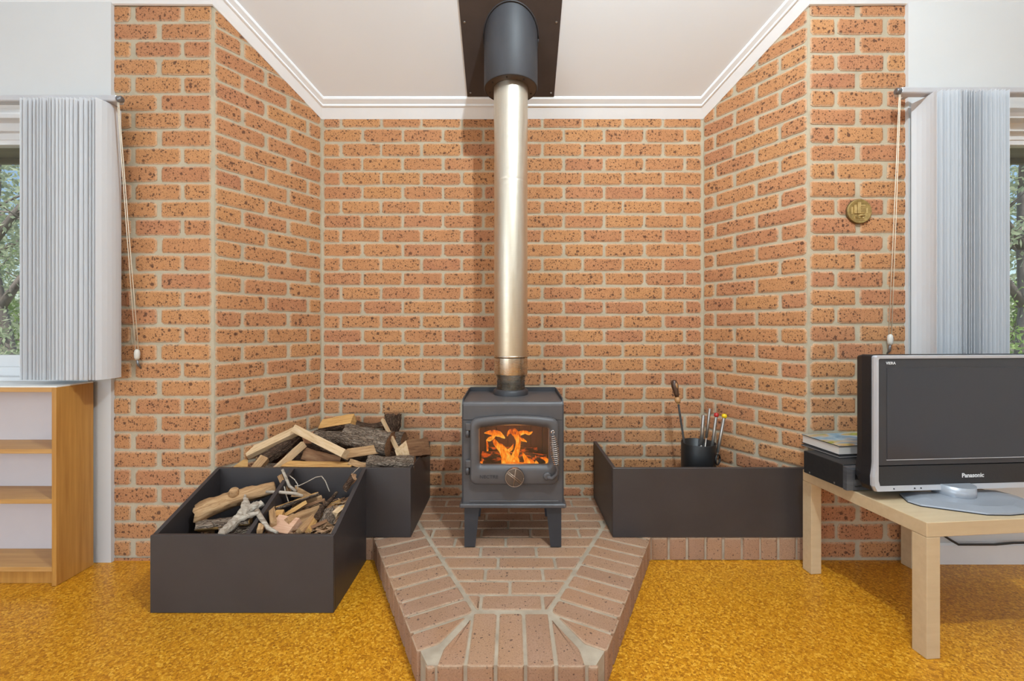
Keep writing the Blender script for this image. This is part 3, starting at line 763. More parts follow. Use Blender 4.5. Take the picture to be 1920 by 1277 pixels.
# body: top folded over the front edge
tp = [(SY1, 0.784), (SY0 + 0.018, 0.784), (SY0 + 0.008, 0.781), (SY0 + 0.002, 0.774), (SY0, 0.766), (SY0, 0.700), (SY0 + 0.006, 0.700), (SY0 + 0.006, 0.764), (SY0 + 0.012, 0.776), (SY0 + 0.02, 0.778), (SY1, 0.778)]
MB().prism(tp, SX - 0.229, SX + 0.229, 'x').build('top_plate', M['stove'], st)
o_ = srect(SX - 0.229, SX + 0.229, 0.318, 0.702, rc=0.002); i_ = srect(SX - 0.165, SX + 0.185, 0.48, 0.685, rc=0.01)
fp = MB().loft([ring3(o_, SY0 + 0.006), ring3(o_, SY0), ring3(i_, SY0), ring3(i_, SY0 + 0.006)], closed=True); fp.build('front_plate', M['stove'], st)
for sgn in (-1, 1):
    a, b = SX + sgn * 0.229, SX + sgn * 0.2345
    MB().prism([(SY0 - 0.002, 0.318), (SY0 - 0.002, 0.772), (SY0 + 0.022, 0.797), (SY1, 0.803), (SY1, 0.318)], min(a, b), max(a, b), 'x').build('side_plate', M['stove_dark'], st)
MB().box((SX - 0.229, SY1 - 0.005, 0.318), (SX + 0.229, SY1, 0.806)).build('back_plate', M['stove_dark'], st)
MB().bbox((SX - 0.2445, SY0 - 0.018, 0.300), (SX + 0.2445, SY1 + 0.004, 0.3185), 0.004).build('base_plate', M['stove_cast'], st)
for sgn in (-1, 1):
    for yy, ys in ((SY0 + 0.004, 1), (SY1 - 0.004, -1)):
        m = MB(); xo = SX + sgn * 0.224
        m.prism([(xo, HZ + 0.001), (xo - sgn * 0.050, HZ + 0.001), (xo - sgn * 0.070, 0.302), (xo, 0.302)], yy, yy + ys * 0.006, 'y')
        m.prism([(yy + ys * 0.006, HZ + 0.001), (yy + ys * 0.050, HZ + 0.001), (yy + ys * 0.068, 0.302), (yy + ys * 0.006, 0.302)], xo, xo - sgn * 0.006, 'x')
        m.build('leg', M['stove_dark'], st)
# firebox lining
fb = MB(); fb.box((SX - 0.205, SY0 + 0.008, 0.448), (SX + 0.215, 2.25, 0.458)); fb.build('firebox_floor', M['soot'], st)
for i in range(7):
    xa = SX - 0.205 + i * 0.060
    MB().box((xa + 0.0015, 2.235 + U(0, .003), 0.458), (xa + 0.0585, 2.25, 0.70)).build('fire_brick', M['firebrick'], st)
for sgn in (-1, 1):
    MB().box((SX + 0.005 + sgn * 0.21 - 0.004, SY0 + 0.008, 0.458), (SX + 0.005 + sgn * 0.21 + 0.004, 2.235, 0.70)).build('fire_brick', M['firebrick'], st)
MB().box((SX - 0.205, SY0 + 0.010, 0.692), (SX + 0.215, 2.235, 0.702)).build('baffle', M['baffle'], st)
# door
dx0, dx1, dz0, dz1 = -0.192, 0.213, 0.4105, 0.708
O = lambda d: srect(dx0 + d, dx1 - d, dz0 + d, dz1 - d, rc=0.032 - d * 0.5, arch=0.017)
wx0, wx1, wz0, wz1 = -0.149, 0.167, 0.500, 0.668
I = lambda d: srect(wx0 - d, wx1 + d, wz0 - d, wz1 + d, rc=0.012 + d * 0.8, arch=0.012)
YD = SY0
door = MB().loft([ring3(O(0), YD - 0.001), ring3(O(0), YD - 0.020), ring3(O(0.004), YD - 0.027), ring3(O(0.010), YD - 0.031), ring3(I(0.022), YD - 0.031), ring3(I(0.014), YD - 0.029), ring3(I(0.006), YD - 0.022), ring3(I(0.0), YD - 0.016), ring3(I(0.0), YD - 0.001)], closed=True, smooth=True).build('door', M['stove_cast'], st)
def dpart(name, mb, mat): o = mb.build(name, mat, st); o.parent = door; return o
gl = MB().loft([ring3(I(-0.002 + 0.004), YD - 0.010), ring3(I(0.002), YD - 0.006)]); dpart('glass_pane', gl, M['stove_glass'])
# air knob with its raised cross
kc = (0.0115, YD - 0.031, 0.450)
dpart('air_knob', MB().lathe([(0.043, 0.0), (0.043, -0.010), (0.040, -0.015), (0.036, -0.016), (0.004, -0.014)], kc, 36, 'y'), M['bronze'])
cr = MB()
for a in (100, -20):
    a = R(a - 18); ca, sa = math.cos(a), math.sin(a)
    for off in (-0.0035, 0.0035) if a < R(0) else (0.0,):
        p = lambda t: (kc[0] + ca * t - sa * off, kc[1] - 0.017, kc[2] + sa * t + ca * off)
        cr.tube([p(-0.038), p(0), p(0.038)], 0.0024, 6)
dpart('knob_cross', cr, M['copper'])
rim = [(kc[0] + 0.041 * math.cos(2 * math.pi * i / 36), kc[1] - 0.015, kc[2] + 0.041 * math.sin(2 * math.pi * i / 36)) for i in range(37)]
dpart('knob_rim', MB().tube(rim, 0.0016, 6), M['copper'])
for z_ in (0.690, 0.520):
    h = MB(); h.bbox((dx0 - 0.020, YD - 0.024, z_ - 0.033), (dx0 + 0.006, YD - 0.004, z_), 0.003)
    h.lathe([(0.009, z_ - 0.066), (0.009, z_ - 0.033)], (dx0 - 0.012, YD - 0.013, 0), 14)
    h.build('hinge', M['stove_cast'], st)
# sprung handle
A, B = Vector((0.1835, YD - 0.052, 0.642)), Vector((0.199, YD - 0.060, 0.512))
ax = (B - A).normalized(); e1 = ax.cross(Vector((0, 1, 0))).normalized(); e2 = ax.cross(e1)
pts = []; N_ = 15 * 12
for i in range(N_ + 1):
    t = i / N_; rr = 0.0085 + 0.0105 * math.sin(math.pi * min(1, t * 0.92 + 0.05)); an = 2 * math.pi * 15 * t
    pts.append(A + (B - A) * t + e1 * (rr * math.cos(an)) + e2 * (rr * math.sin(an)))
dpart('handle_spring', MB().tube(pts, 0.0017, 5), M['chrome'])
hr = MB().tube([A + Vector((0, 0, 0.012)), A, B, B + Vector((0.006, 0.004, -0.022)), B + Vector((0.002, 0.012, -0.045)), Vector((0.182, YD - 0.044, 0.447)), Vector((0.165, YD - 0.036, 0.447)), Vector((0.160, YD - 0.030, 0.452))], [0.005, 0.006, 0.0065, 0.007, 0.008, 0.009, 0.009, 0.008], 10)
dpart('handle_rod', hr, M['stove_cast'])
eye = [A + Vector((0.006 * math.cos(2 * math.pi * i / 14), 0, 0.016 + 0.007 * math.sin(2 * math.pi * i / 14))) for i in range(15)]
dpart('handle_eye', MB().tube(eye, 0.0022, 6), M['chrome'])
dpart('handle_boss', MB().lathe([(0.019, 0.0), (0.019, -0.006), (0.012, -0.010), (0.008, -0.010)], (0.160, YD - 0.030, 0.452), 20, 'y'), M['stove_cast'])
tx = text_mesh('lettering', 'NECTRE', 0.0205, 0.0012, M['stove_dark'], 0.0002); tx.parent = door
tx.scale = (1.12, 1, 1)
tx.rotation_euler = (R(90), 0, 0); tx.location = Vector((-0.105, YD - 0.0315, 0.4485)) - Vector(st.location)
FY = 2.205; FX = -0.006
MB().lathe([(0.089, 0.784), (0.089, 0.806), (0.080, 0.812), (0.072, 0.812)], (FX, FY, 0), 40, cap=False).build('flue_collar', M['stove_dark'], st)
# small tools of the maker's plate: ash lip under the door
MB().bbox((SX - 0.20, SY0 - 0.003, 0.322), (SX + 0.21, SY0 + 0.001, 0.330), 0.001).build('ash_lip', M['stove_cast'], st)

# fire
fire = thing('fire', (0.0, 2.09, 0.458), 'orange flames behind the stove glass', 'fire')
def flame(pts, Y, fl=0.5):
    q = [P(a, b, Y + dy) for a, b, w, dy in pts]; rs = [w * Y / 800 for a, b, w, dy in pts]
    # smooth the spine
    sp, sr = [], []
    for i in range(len(q) - 1):
        for t in (0, 0.33, 0.66):
            p0, p1, p2, p3 = q[max(i - 1, 0)], q[i], q[i + 1], q[min(i + 2, len(q) - 1)]
            sp.append(0.5 * ((2 * p1) + (p2 - p0) * t + (2 * p0 - 5 * p1 + 4 * p2 - p3) * t * t + (3 * p1 - p0 - 3 * p2 + p3) * t ** 3))
            sr.append(rs[i] + (rs[i + 1] - rs[i]) * t)
    sp.append(q[-1]); sr.append(rs[-1])
    m = MB(); pts3 = sp; rings = []
    for k, p in enumerate(pts3):
        t = (pts3[min(k + 1, len(pts3) - 1)] - pts3[max(k - 1, 0)]).normalized()
        u = Vector((t.z, 0, -t.x)); u = u.normalized() if u.length > 1e-4 else Vector((1, 0, 0))
        rings.append([p + u * (sr[k] * math.cos(a) * (1 + 0.18 * mnoise.noise(p * 60 + Vector((math.cos(a) * 2, 0, 0))))) + Vector((0, 1, 0)) * (sr[k] * fl * math.sin(a)) for a in [2 * math.pi * i / 10 for i in range(10)]])
    m.loft(rings, smooth=True).build('flame', M['flame'], fire)
FL = [
 (2.10, [(954, 875, 13, 0), (951, 862, 11, 0), (946, 850, 8, 0), (939, 840, 7, 0.01), (931, 833, 5, 0.01), (926, 826, 3.5, 0), (917, 822, 0.5, 0)]),
 (2.08, [(962, 875, 11, 0), (964, 860, 7, 0), (969, 845, 5, 0), (972, 830, 4.5, 0), (970, 818, 6.5, 0), (963, 810, 6.5, 0), (955, 810, 3.5, 0), (951, 818, 0.5, 0)]),
 (2.12, [(908, 812, 0.5, 0), (918, 811, 4, 0), (928, 812, 5.5, 0), (936, 814, 5.5, 0), (943, 819, 3, 0), (947, 822, 0.4, 0)]),
 (2.13, [(912, 826, 0.5, 0), (917, 824, 4, 0), (924, 820, 4, 0), (929, 814, 2, 0)]),
 (2.12, [(974, 813, 4.5, 0), (984, 810, 3.5, 0), (992, 813, 3.2, 0), (999, 809, 0.4, 0)]),
 (2.11, [(972, 822, 3.5, 0), (981, 825, 3, 0), (988, 829, 0.4, 0)]),
 (2.06, [(985, 875, 9, 0), (988, 866, 6, 0), (984, 857, 3.5, 0), (979, 847, 0.4, 0)]),
 (2.07, [(996, 875, 6, 0), (998, 867, 4, 0), (992, 859, 0.4, 0)]),
 (2.09, [(1006, 875, 5, 0), (1006, 866, 3, 0), (1004, 854, 0.4, 0)]),
 (2.06, [(1025, 874, 4, 0), (1027, 866, 4, 0), (1021, 860, 3, 0), (1012, 858, 0.4, 0)]),
 (2.05, [(902, 874, 3, 0), (902, 868, 3, 0), (907, 861, 0.4, 0)]),
 (2.15, [(915, 872, 1.2, 0), (914, 850, 1.6, 0), (914, 834, 2, 0), (911, 824, 0.4, 0)]),
 (2.05, [(947, 875, 5, 0), (944, 864, 4, 0), (947, 852, 2.6, 0), (943, 842, 0.4, 0)]),
 (2.07, [(968, 874, 5, 0), (970, 862, 3.5, 0), (966, 852, 2.5, 0), (969, 840, 0.4, 0)]),
 (2.05, [(932, 874, 2, 0), (950, 871, 4.5, 0), (975, 871, 4.5, 0), (1000, 873, 3, 0), (1018, 874, 0.8, 0)]),
 (2.11, [(940, 842, 3, 0), (950, 846, 3.4, 0), (958, 842, 3, 0), (963, 832, 0.4, 0)]),
]
for Yf, pts_ in FL: flame(pts_, Yf, 0.6)
for i, (a, b, r_, lab) in enumerate((((-0.15, 2.15, 0.482), (0.17, 2.10, 0.480), 0.024, 'glowing charred log low across the stove firebox'),
                                   ((-0.12, 2.19, 0.487), (0.13, 2.20, 0.484), 0.028, 'charred log at the back of the stove firebox'))):
    o = MB().tube([Vector(a).lerp(Vector(b), t / 6) + Vector((0, 0, U(-.003, .003))) for t in range(7)], [r_ * U(.9, 1.1) for _ in range(7)], 10, jit=0.08).build('burning_log', M['ember'])
    tag(o, lab, 'log')
add_light('fire_glow', 'POINT', (0.01, 2.07, 0.56), 1.2, (1.0, 0.42, 0.12), shadow_soft_size=0.05)

# ------------------------------------------------------------------ flue
fl = thing('flue_pipe', (FX, FY, 0.79), 'stainless steel flue pipe rising from the stove', 'flue')
MB().lathe([(0.072, 0.786), (0.072, 0.846), (0.075, 0.848), (0.0755, 0.866), (0.084, 0.884), (0.0862, 0.892), (0.0862, 0.972)], (FX, FY, 0), 48, cap=False).build('lower_section', M['flue_base'], fl)
MB().lathe([(0.0862, 0.974), (0.0880, 0.976), (0.0880, 0.982), (0.0862, 0.984)], (FX, FY, 0), 48, cap=False).build('seam_band', M['flue_base'], fl)
MB().lathe([(0.0858, 0.984), (0.0858, 0.99), (0.0858, 1.862), (0.0858, 1.868), (0.0854, 1.870), (0.0854, 1.873), (0.0858, 1.875), (0.0858, 1.885), (0.0859, 2.10), (0.0878, 2.22), (0.0880, 2.46)], (FX, FY, 0), 48, cap=False).build('pipe', M['flue'], fl)
sh = thing('flue_shroud', (FX, FY, 2.354), 'black cylindrical flue shroud with brown plate on the ceiling', 'flue shroud')
m = MB(); SR = 0.138; n = 48; rings = []
def cyl(rad, zf): return [(FX + rad * math.cos(2 * math.pi * i / n), FY + rad * math.sin(2 * math.pi * i / n), zf(FY + rad * math.sin(2 * math.pi * i / n))) for i in range(n)]
pz = lambda yy: zc(yy) - 0.005
m.loft([cyl(SR, pz), cyl(SR, lambda q: 2.358), cyl(SR - 0.003, lambda q: 2.354), cyl(SR - 0.006, lambda q: 2.356), cyl(SR - 0.006, pz)], cap=False, smooth=True); m.build('shroud_cylinder', M['shroud'], sh)
m = MB(); m.loft([cyl(SR - 0.0055, lambda q: 2.3572), cyl(0.0895, lambda q: 2.3572), cyl(0.0895, lambda q: 2.364), cyl(SR - 0.0055, lambda q: 2.364)], closed=True); m.build('shroud_end_ring', M['plate'], sh)
MB().tube([(FX + (SR + 0.004) * math.cos(2 * math.pi * i / 48), FY + (SR + 0.004) * math.sin(2 * math.pi * i / 48), pz(FY + (SR + 0.004) * math.sin(2 * math.pi * i / 48)) - 0.001) for i in range(49)], 0.004, 6).build('shroud_flange', M['stove_dark'], sh)
px0, px1, py0, py1 = -0.258, 0.243, 1.80, 2.463
MB().loft([[(px0, py0, zc(py0) - 0.006), (px1, py0, zc(py0) - 0.006), (px1, py1, zc(py1) - 0.006), (px0, py1, zc(py1) - 0.006)], [(px0, py0, zc(py0) - 0.0005), (px1, py0, zc(py0) - 0.0005), (px1, py1, zc(py1) - 0.0005), (px0, py1, zc(py1) - 0.0005)]]).build('ceiling_plate', M['plate'], sh)
for (sx_, sy_) in ((px0 + 0.02, py1 - 0.02), (px1 - 0.02, py1 - 0.02), (px0 + 0.02, 2.14), (px1 - 0.02, 2.14), (px0 + 0.02, 1.83), (px1 - 0.02, 1.83)):
    z_ = zc(sy_) - 0.006; MB().lathe([(0.005, z_ - 0.003), (0.006, z_)], (sx_, sy_, 0), 10).build('screw', M['steel_tool'], sh)
for a in (20, 70, 120, 165, 215, 260, 305):
    MB().lathe([(0.004, 2.354), (0.0045, 2.358)], (FX + 0.112 * math.cos(R(a)), FY + 0.112 * math.sin(R(a)), 0), 8).build('screw', M['soot'], sh)

# ------------------------------------------------------------------ firewood
def log(A, B, w, prof, mats, label, cat='log', name='firewood_log', roll=0, h=None, w2=None, bend=0.0, rough=0.06, group=None, seed=None, nl=11, knot=None):
    A, B = Vector(A), Vector(B); L = (B - A).length; x = (B - A).normalized()
    z = Vector((0, 0, 1)); z = (z - x * z.dot(x))
    if z.length < 0.05: z = Vector((0, -1, 0)) - x * x.y * -1
    z.normalize(); yv = z.cross(x)
    rot = Matrix((x, yv, z)).transposed().to_4x4() @ Matrix.Rotation(R(roll), 4, 'X')
    h = h or w; w2 = w2 or w
    # profile (unit points, material of the edge that starts there)
    if prof == 'round': pr = [(math.cos(2 * math.pi * i / 18), math.sin(2 * math.pi * i / 18), 1) for i in range(18)]
    elif prof == 'bare': pr = [(math.cos(2 * math.pi * i / 16), math.sin(2 * math.pi * i / 16), 0) for i in range(16)]
    elif prof == 'half': pr = [(math.cos(R(180 + 180 * i / 9)), 0.45 + math.sin(R(180 + 180 * i / 9)) * 0.9, 1) for i in range(10)]; pr[-1] = (pr[-1][0], pr[-1][1], 0); pr += [(0.5, 0.48, 0), (0.0, 0.44, 0), (-0.5, 0.47, 0)]
    elif prof == 'wedge': pr = [(-0.95, -0.45, 1), (-0.55, -0.85, 1), (0, -0.98, 1), (0.55, -0.85, 1), (0.95, -0.45, 0), (0.5, 0.22, 0), (0.0, 0.95, 0), (-0.5, 0.25, 0)]
    else: pr = [(-1, -1, 0), (0, -1.02, 0), (1, -1, 0), (1.02, 0, 0), (1, 1, 0), (0, 1.02, 0), (-1, 1, 0), (-1.02, 0, 0)]
    sd = Vector((U(0, 50), U(0, 50), U(0, 50))); rings = []
    for k in range(nl):
        t = k / (nl - 1); ring = []
        ww = (w + (w2 - w) * t) / 2; hh = ww * h / w
        for (a, b, mi) in pr:
            d = 1 + rough * 1.6 * mnoise.noise(sd + Vector((t * L * 9, a * 2.2, b * 2.2))) + rough * 1.2 * mnoise.noise(sd + Vector((t * L * 30, a * 7, b * 7)))
            ex = 0
            if k in (0, nl - 1): ex = rough * ww * 1.3 * mnoise.noise(sd + Vector((k, a * 3, b * 3)))
            ring.append(Vector((t * L + ex, a * ww * d, b * hh * d + bend * math.sin(math.pi * t))))
        rings.append(ring)
    m = MB(); nn = len(pr); vs_ = [p for r_ in rings for p in r_]; o0 = 0
    for k in range(nl - 1):
        for i in range(nn):
            j = (i + 1) % nn; m.f.append([k * nn + i, k * nn + j, (k + 1) * nn + j, (k + 1) * nn + i]); m.m.append(pr[i][2]); m.sm.append(prof in ('round', 'bare'))
    m.v = vs_
    cmi = 2 if len(mats) > 2 else 0
    m.f.append(list(reversed(range(nn)))); m.m.append(cmi); m.sm.append(False)
    m.f.append([(nl - 1) * nn + i for i in range(nn)]); m.m.append(cmi); m.sm.append(False)
    if knot:
        t, a, r_, ln = knot; c0 = Vector((t * L, 0, 0)); dirv = Vector((0.25, math.cos(R(a)), math.sin(R(a)))).normalized()
        m.tube([c0 + dirv * (w * 0.3), c0 + dirv * (w * 0.5 + ln * 0.5), c0 + dirv * (w * 0.5 + ln)], [r_ * 1.5, r_ * 1.1, r_], 10, jit=0.1)
    me = m.mesh(name, [M[q] for q in mats]); bm = bmesh.new(); bm.from_mesh(me); bmesh.ops.recalc_face_normals(bm, faces=bm.faces); bm.to_mesh(me); bm.free()
    o = bpy.data.objects.new(name, me); C.objects.link(o)
    o.matrix_world = Matrix.Translation(A) @ rot
    return tag(o, label, cat, group)
GU, GL, GK = 'firewood heaped in the upper bin', 'logs in the left half of the divided bin', 'kindling in the right half of the divided bin'
pale = ('w_pale', 'w_brown'); org = ('w_orange', 'bark_brown'); tan = ('w_tan', 'bark'); brn = ('w_brown', 'bark_brown')
log(P(462, 853, 2.20), P(561, 806, 2.33), 0.042, 'plank', ('w_pale', 'w_brown'), 'pale squared stick rising to the right at the left of the heap', roll=38, h=0.034, rough=0.03, group=GU)
log(P(556, 806, 2.30), P(650, 853, 2.14), 0.062, 'plank', pale, 'wide pale sawn board sloping down to the right across the heap', roll=-34, h=0.040, rough=0.02, group=GU)
log(P(650, 851, 2.17), P(712, 842, 2.24), 0.052, 'plank', ('w_tan', 'w_brown'), 'short pale squared offcut meeting the lower end of the sloping board', roll=-20, h=0.045, rough=0.03, group=GU)
log(P(488, 868, 2.20), P(560, 818, 2.36), 0.072, 'round', ('w_tan', 'bark_brown'), 'brown barked branch between the two pale sticks on the left', rough=0.14, group=GU)
log(P(514, 882, 2.10), P(569, 831, 2.22), 0.044, 'wedge', ('w_pale', 'bark_brown'), 'pale split wedge leaning below the sloping board', roll=40, rough=0.08, group=GU)
log(P(446, 866, 2.22), P(486, 846, 2.36), 0.085, 'half', ('w_grey', 'bark'), 'weathered grey log end against the left angled wall', roll=60, rough=0.12, group=GU)
log(P(430, 876, 2.15), P(464, 874, 2.19), 0.075, 'wedge', org, 'orange three-cornered split at the left end of the heap', roll=0, rough=0.05, group=GU)
log(P(479, 882, 2.12), P(497, 859, 2.17), 0.040, 'plank', ('w_tan', 'bark_brown'), 'stubby pale offcut at the front rim, left of the split wedge', roll=30, rough=0.08, group=GU)
log(P(532, 874, 2.13), P(660, 876, 2.14), 0.060, 'half', org, 'long orange split lying along the front rim of the upper bin', roll=10, rough=0.07, group=GU)
log(P(572, 850, 2.24), P(640, 868, 2.20), 0.075, 'wedge', brn, 'brown split log tucked under the sloping board', roll=15, rough=0.08, group=GU)
log(P(590, 820, 2.36), P(648, 824, 2.35), 0.078, 'round', ('w_brown', 'bark'), 'grey barked log with a reddish cut end behind the sloping board', rough=0.12, group=GU)
log(P(604, 799, 2.42), P(664, 789, 2.40), 0.085, 'wedge', org, 'golden split log on top of the heap by the back wall', roll=-20, rough=0.07, group=GU)
log(P(648, 818, 2.30), P(732, 834, 2.27), 0.135, 'round', ('w_brown', 'bark'), 'thick ridged bark log in the middle of the heap', rough=0.13, group=GU, nl=18)
log(P(668, 793, 2.44), P(724, 792, 2.45), 0.065, 'half', brn, 'dark curved slab behind the thick bark log', roll=170, rough=0.16, bend=0.02, group=GU)
log(P(732, 838, 2.46), P(737, 775, 2.49), 0.098, 'round', ('w_brown', 'bark_brown'), 'dark shaggy stump standing upright by the back wall', rough=0.22, group=GU, nl=16)
log(P(717, 786, 2.36), P(750, 852, 2.20), 0.024, 'wedge', pale, 'thin pale splint leaning in front of the upright stump', roll=20, rough=0.06, group=GU, name='firewood_splint')
log(P(757, 842, 2.19), P(797, 838, 2.36), 0.105, 'wedge', ('w_brown', 'bark_brown', 'w_pale'), 'chunky dark split log with pale cut end in the right corner', roll=12, rough=0.08, group=GU)
log(P(690, 868, 2.14), P(778, 868, 2.15), 0.070, 'round', ('w_brown', 'bark'), 'flaky grey bark log at the front right rim', rough=0.14, group=GU, nl=16)
log(P(744, 862, 2.24), P(772, 858, 2.26), 0.060, 'wedge', org, 'small reddish chunk beside the pale cut end', roll=30, rough=0.1, group=GU)
log(P(655, 866, 2.15), P(690, 874, 2.14), 0.030, 'half', ('w_tan', 'bark_brown'), 'curled strip of bark by the front rim under the offcut', roll=40, rough=0.14, bend=-0.01, group=GU, name='bark_strip')
# hidden layer that carries the heap
log((-1.30, 2.17, 0.36), (-0.60, 2.19, 0.36), 0.15, 'round', ('w_brown', 'bark'), 'large buried log along the bottom front of the heap', rough=0.08, group=GU)
log((-1.20, 2.34, 0.40), (-0.58, 2.34, 0.40), 0.17, 'round', ('w_brown', 'bark_brown'), 'large buried log along the bottom middle of the heap', rough=0.08, group=GU)
log((-1.08, 2.46, 0.46), (-0.62, 2.45, 0.45), 0.15, 'round', ('w_brown', 'bark'), 'large buried log at the back of the heap', rough=0.08, group=GU)

def yl(py): return min(652 / (py - 613), 2.03)
def PL(px, py, dy=0): return P(px, py, yl(py) + dy)
log(PL(368, 964), PL(516, 914, -0.04), 0.092, 'bare', ('w_tan', 'bark'), 'big smooth tan log with a sawn knot across the left half', w2=0.062, h=0.075, rough=0.24, bend=0.012, group=GL, nl=18, knot=(0.46, 105, 0.017, 0.016))
log(PL(372, 986, 0.02), PL(470, 976, 0.03), 0.085, 'half', ('w_orange', 'bark'), 'layered bark slab under the big tan log', roll=150, rough=0.16, group=GL, nl=16)
log(P(396, 1000, 1.80), P(380, 980, 1.86), 0.045, 'wedge', ('w_tan', 'bark_brown'), 'short tan split end at the front of the left half', roll=30, rough=0.12, group=GL)
dm = MB()
f0, f1, f2, f3, f4 = PL(416, 1000, 0.01), PL(442, 978, -0.01), PL(462, 958, -0.05), PL(459, 928, -0.12), PL(492, 943, -0.09)
def gnarl(pts, rs_, k=5):
    q, r2 = [], []
    for i in range(len(pts) - 1):
        for t in range(k):
            u = t / k; q.append(Vector(pts[i]).lerp(Vector(pts[i + 1]), u) + Vector((U(-1, 1), U(-1, 1), U(-1, 1))) * 0.0022); r2.append((rs_[i] + (rs_[i + 1] - rs_[i]) * u) * U(.86, 1.12))
    q.append(Vector(pts[-1])); r2.append(rs_[-1]); dm.tube(q, r2, 12, jit=0.14, smooth=False)
gnarl([f0, f1, f2, f2.lerp(f3, 0.5), f3], [0.018, 0.020, 0.025, 0.014, 0.003])
gnarl([f2 + Vector((0, 0, -0.005)), f2.lerp(f4, 0.5), f4], [0.020, 0.019, 0.014])
gnarl([f1, f1.lerp(PL(486, 958, -0.08), 0.6), PL(486, 962, -0.08)], [0.012, 0.012, 0.006])
tag(dm.build('driftwood_branch', M['w_grey']), 'whitish forked weathered branch leaning on the divider', 'branch', GL)
tag(MB().tube([PL(482, 958, -0.06), PL(490, 972, -0.05), PL(503, 990, 0.0), PL(520, 999, 0.02)], [0.011, 0.010, 0.008, 0.005], 8, jit=0.15).build('twig', M['w_grey']), 'forked grey twig hanging over the divider at the front', 'twig', GK)
log(PL(350 + 60, 1000, 0.10), PL(470, 985, 0.10), 0.1, 'round', ('w_brown', 'bark'), 'dark buried log under the bark slab', rough=0.1, group=GL)

KX = lambda a, b, dy=0: PL(480 + a / 8.727, 870 + b / 8.727, dy)
log(KX(325, 735, -0.03), KX(1020, 490, -0.05), 0.036, 'half', ('w_orange', 'bark'), 'long splintered yellow stick lying across the kindling', roll=-15, rough=0.2, group=GK, name='kindling_stick')
log(KX(500, 960), KX(1010, 770), 0.066, 'wedge', tan, 'tan split log with curved grain in the middle of the kindling', roll=20, rough=0.1, group=GK)
log(KX(300, 1000, 0.035), KX(640, 1055, 0.040), 0.075, 'plank', ('w_pink', 'w_brown'), 'pinkish sawn block at the front of the kindling', roll=28, h=0.034, rough=0.03, group=GK, name='wood_block')
tag(MB().tube([P(499, 922, 1.93), P(526, 923, 1.93), P(552, 925, 1.94), P(568, 930, 1.94)], [0.006, 0.007, 0.008, 0.006], 8, jit=0.1).build('twig', M['w_grey']), 'straight grey twig lying over the divider to the big log', 'twig', GK)
log(KX(620, 440, -0.02), KX(900, 520, -0.01), 0.055, 'wedge', tan, 'pale split root tapering right at the back of the kindling', w2=0.018, roll=10, rough=0.1, group=GK)
tag(MB().tube([P(529, 880, 1.99), P(536, 896, 1.99), P(542, 911, 1.99), P(556, 922, 1.98)], [0.006, 0.007, 0.008, 0.006], 8, jit=0.1).build('twig', M['w_grey']), 'upright pale twig leaning at the top of the divider', 'twig', GK)
log(P(526, 890, 2.0), P(541, 924, 2.0), 0.022, 'plank', ('w_tan', 'bark'), 'upright brown stick beside the pale upright twig', rough=0.1, group=GK, name='kindling_stick')
tag(MB().tube([KX(1000, 860, -0.03), KX(1080, 720, -0.05), KX(1220, 590, -0.06), KX(1330, 450, -0.07)], [0.014, 0.012, 0.010, 0.006], 8, jit=0.1).build('branch', M['bark_brown']), 'dark thin branch crossing the kindling up to the right', 'branch', GK)
tag(MB().tube([P(553, 911, 1.97), P(560, 911, 1.97), P(575, 904, 1.97), P(592, 895, 1.97), P(603, 893, 1.97), P(610, 902, 1.97), P(614, 912, 1.97), P(618, 922, 1.96)], 0.0022, 6).build('twig', M['w_grey']), 'thin wiry twig arching above the kindling', 'twig', GK)
tag(MB().tube([P(543, 892, 1.98), P(552, 899, 1.98), P(558, 908, 1.98), P(558, 917, 1.97)], 0.0022, 6).build('twig', M['w_grey']), 'short curved wiry twig beside the divider top', 'twig', GK)
tag(MB().tube([P(533, 912, 1.96), P(536, 926, 1.95), P(541, 941, 1.93)], 0.0026, 6).build('twig', M['w_grey']), 'thin upright twig against the divider below the brown stick', 'twig', GK)
tag(MB().tube([P(674, 876, 1.98), P(666, 883, 1.98), P(660, 890, 1.98)], 0.002, 6).build('twig', M['w_grey']), 'fine twig poking above the right rim of the divided bin', 'twig', GK)
log(KX(1450, 400, -0.06), P(663, 893, 1.97), 0.05, 'half', ('shred', 'bark_brown'), 'shaggy strip of bark standing by the right side panel', roll=200, rough=0.25, group=GK, name='bark_strip')
log(KX(1120, 1040, 0.05), KX(1240, 800, 0.0), 0.065, 'round', ('w_tan', 'bark'), 'rough barked stub in the front right corner of the kindling', rough=0.2, group=GK)
log(KX(850, 1090, 0.03), KX(970, 880, 0.0), 0.028, 'wedge', org, 'yellow splinter leaning at the front of the kindling', rough=0.12, group=GK, name='kindling_stick')
log(KX(700, 1090, 0.02), KX(940, 860, 0.0), 0.030, 'wedge', tan, 'brown splinter beside the yellow splinter', rough=0.12, group=GK, name='kindling_stick')
log(KX(245, 690, -0.03), KX(285, 990, 0.0), 0.024, 'plank', ('w_tan', 'bark'), 'short upright stick beside the divider at mid height', rough=0.12, group=GK, name='kindling_stick')
log(KX(320, 850, 0.0), KX(450, 840, 0.0), 0.034, 'plank', ('w_orange', 'w_brown'), 'small yellow offcut left of the tan split log', roll=20, rough=0.1, group=GK, name='wood_block')
log(KX(1300, 830, -0.03), KX(1400, 740, -0.05), 0.032, 'wedge', ('w_pale', 'bark'), 'pale chip by the right side panel', roll=60, rough=0.15, group=GK, name='wood_chip')
log(KX(60, 1110, 0.02), KX(100, 1000, 0.0), 0.022, 'plank', tan, 'short brown splinter at the foot of the divider', rough=0.12, group=GK, name='kindling_stick')
rk = random.Random(21)
STK = {'tan': tan, 'yellow': org, 'dark brown': brn, 'grey': ('w_grey', 'bark')}
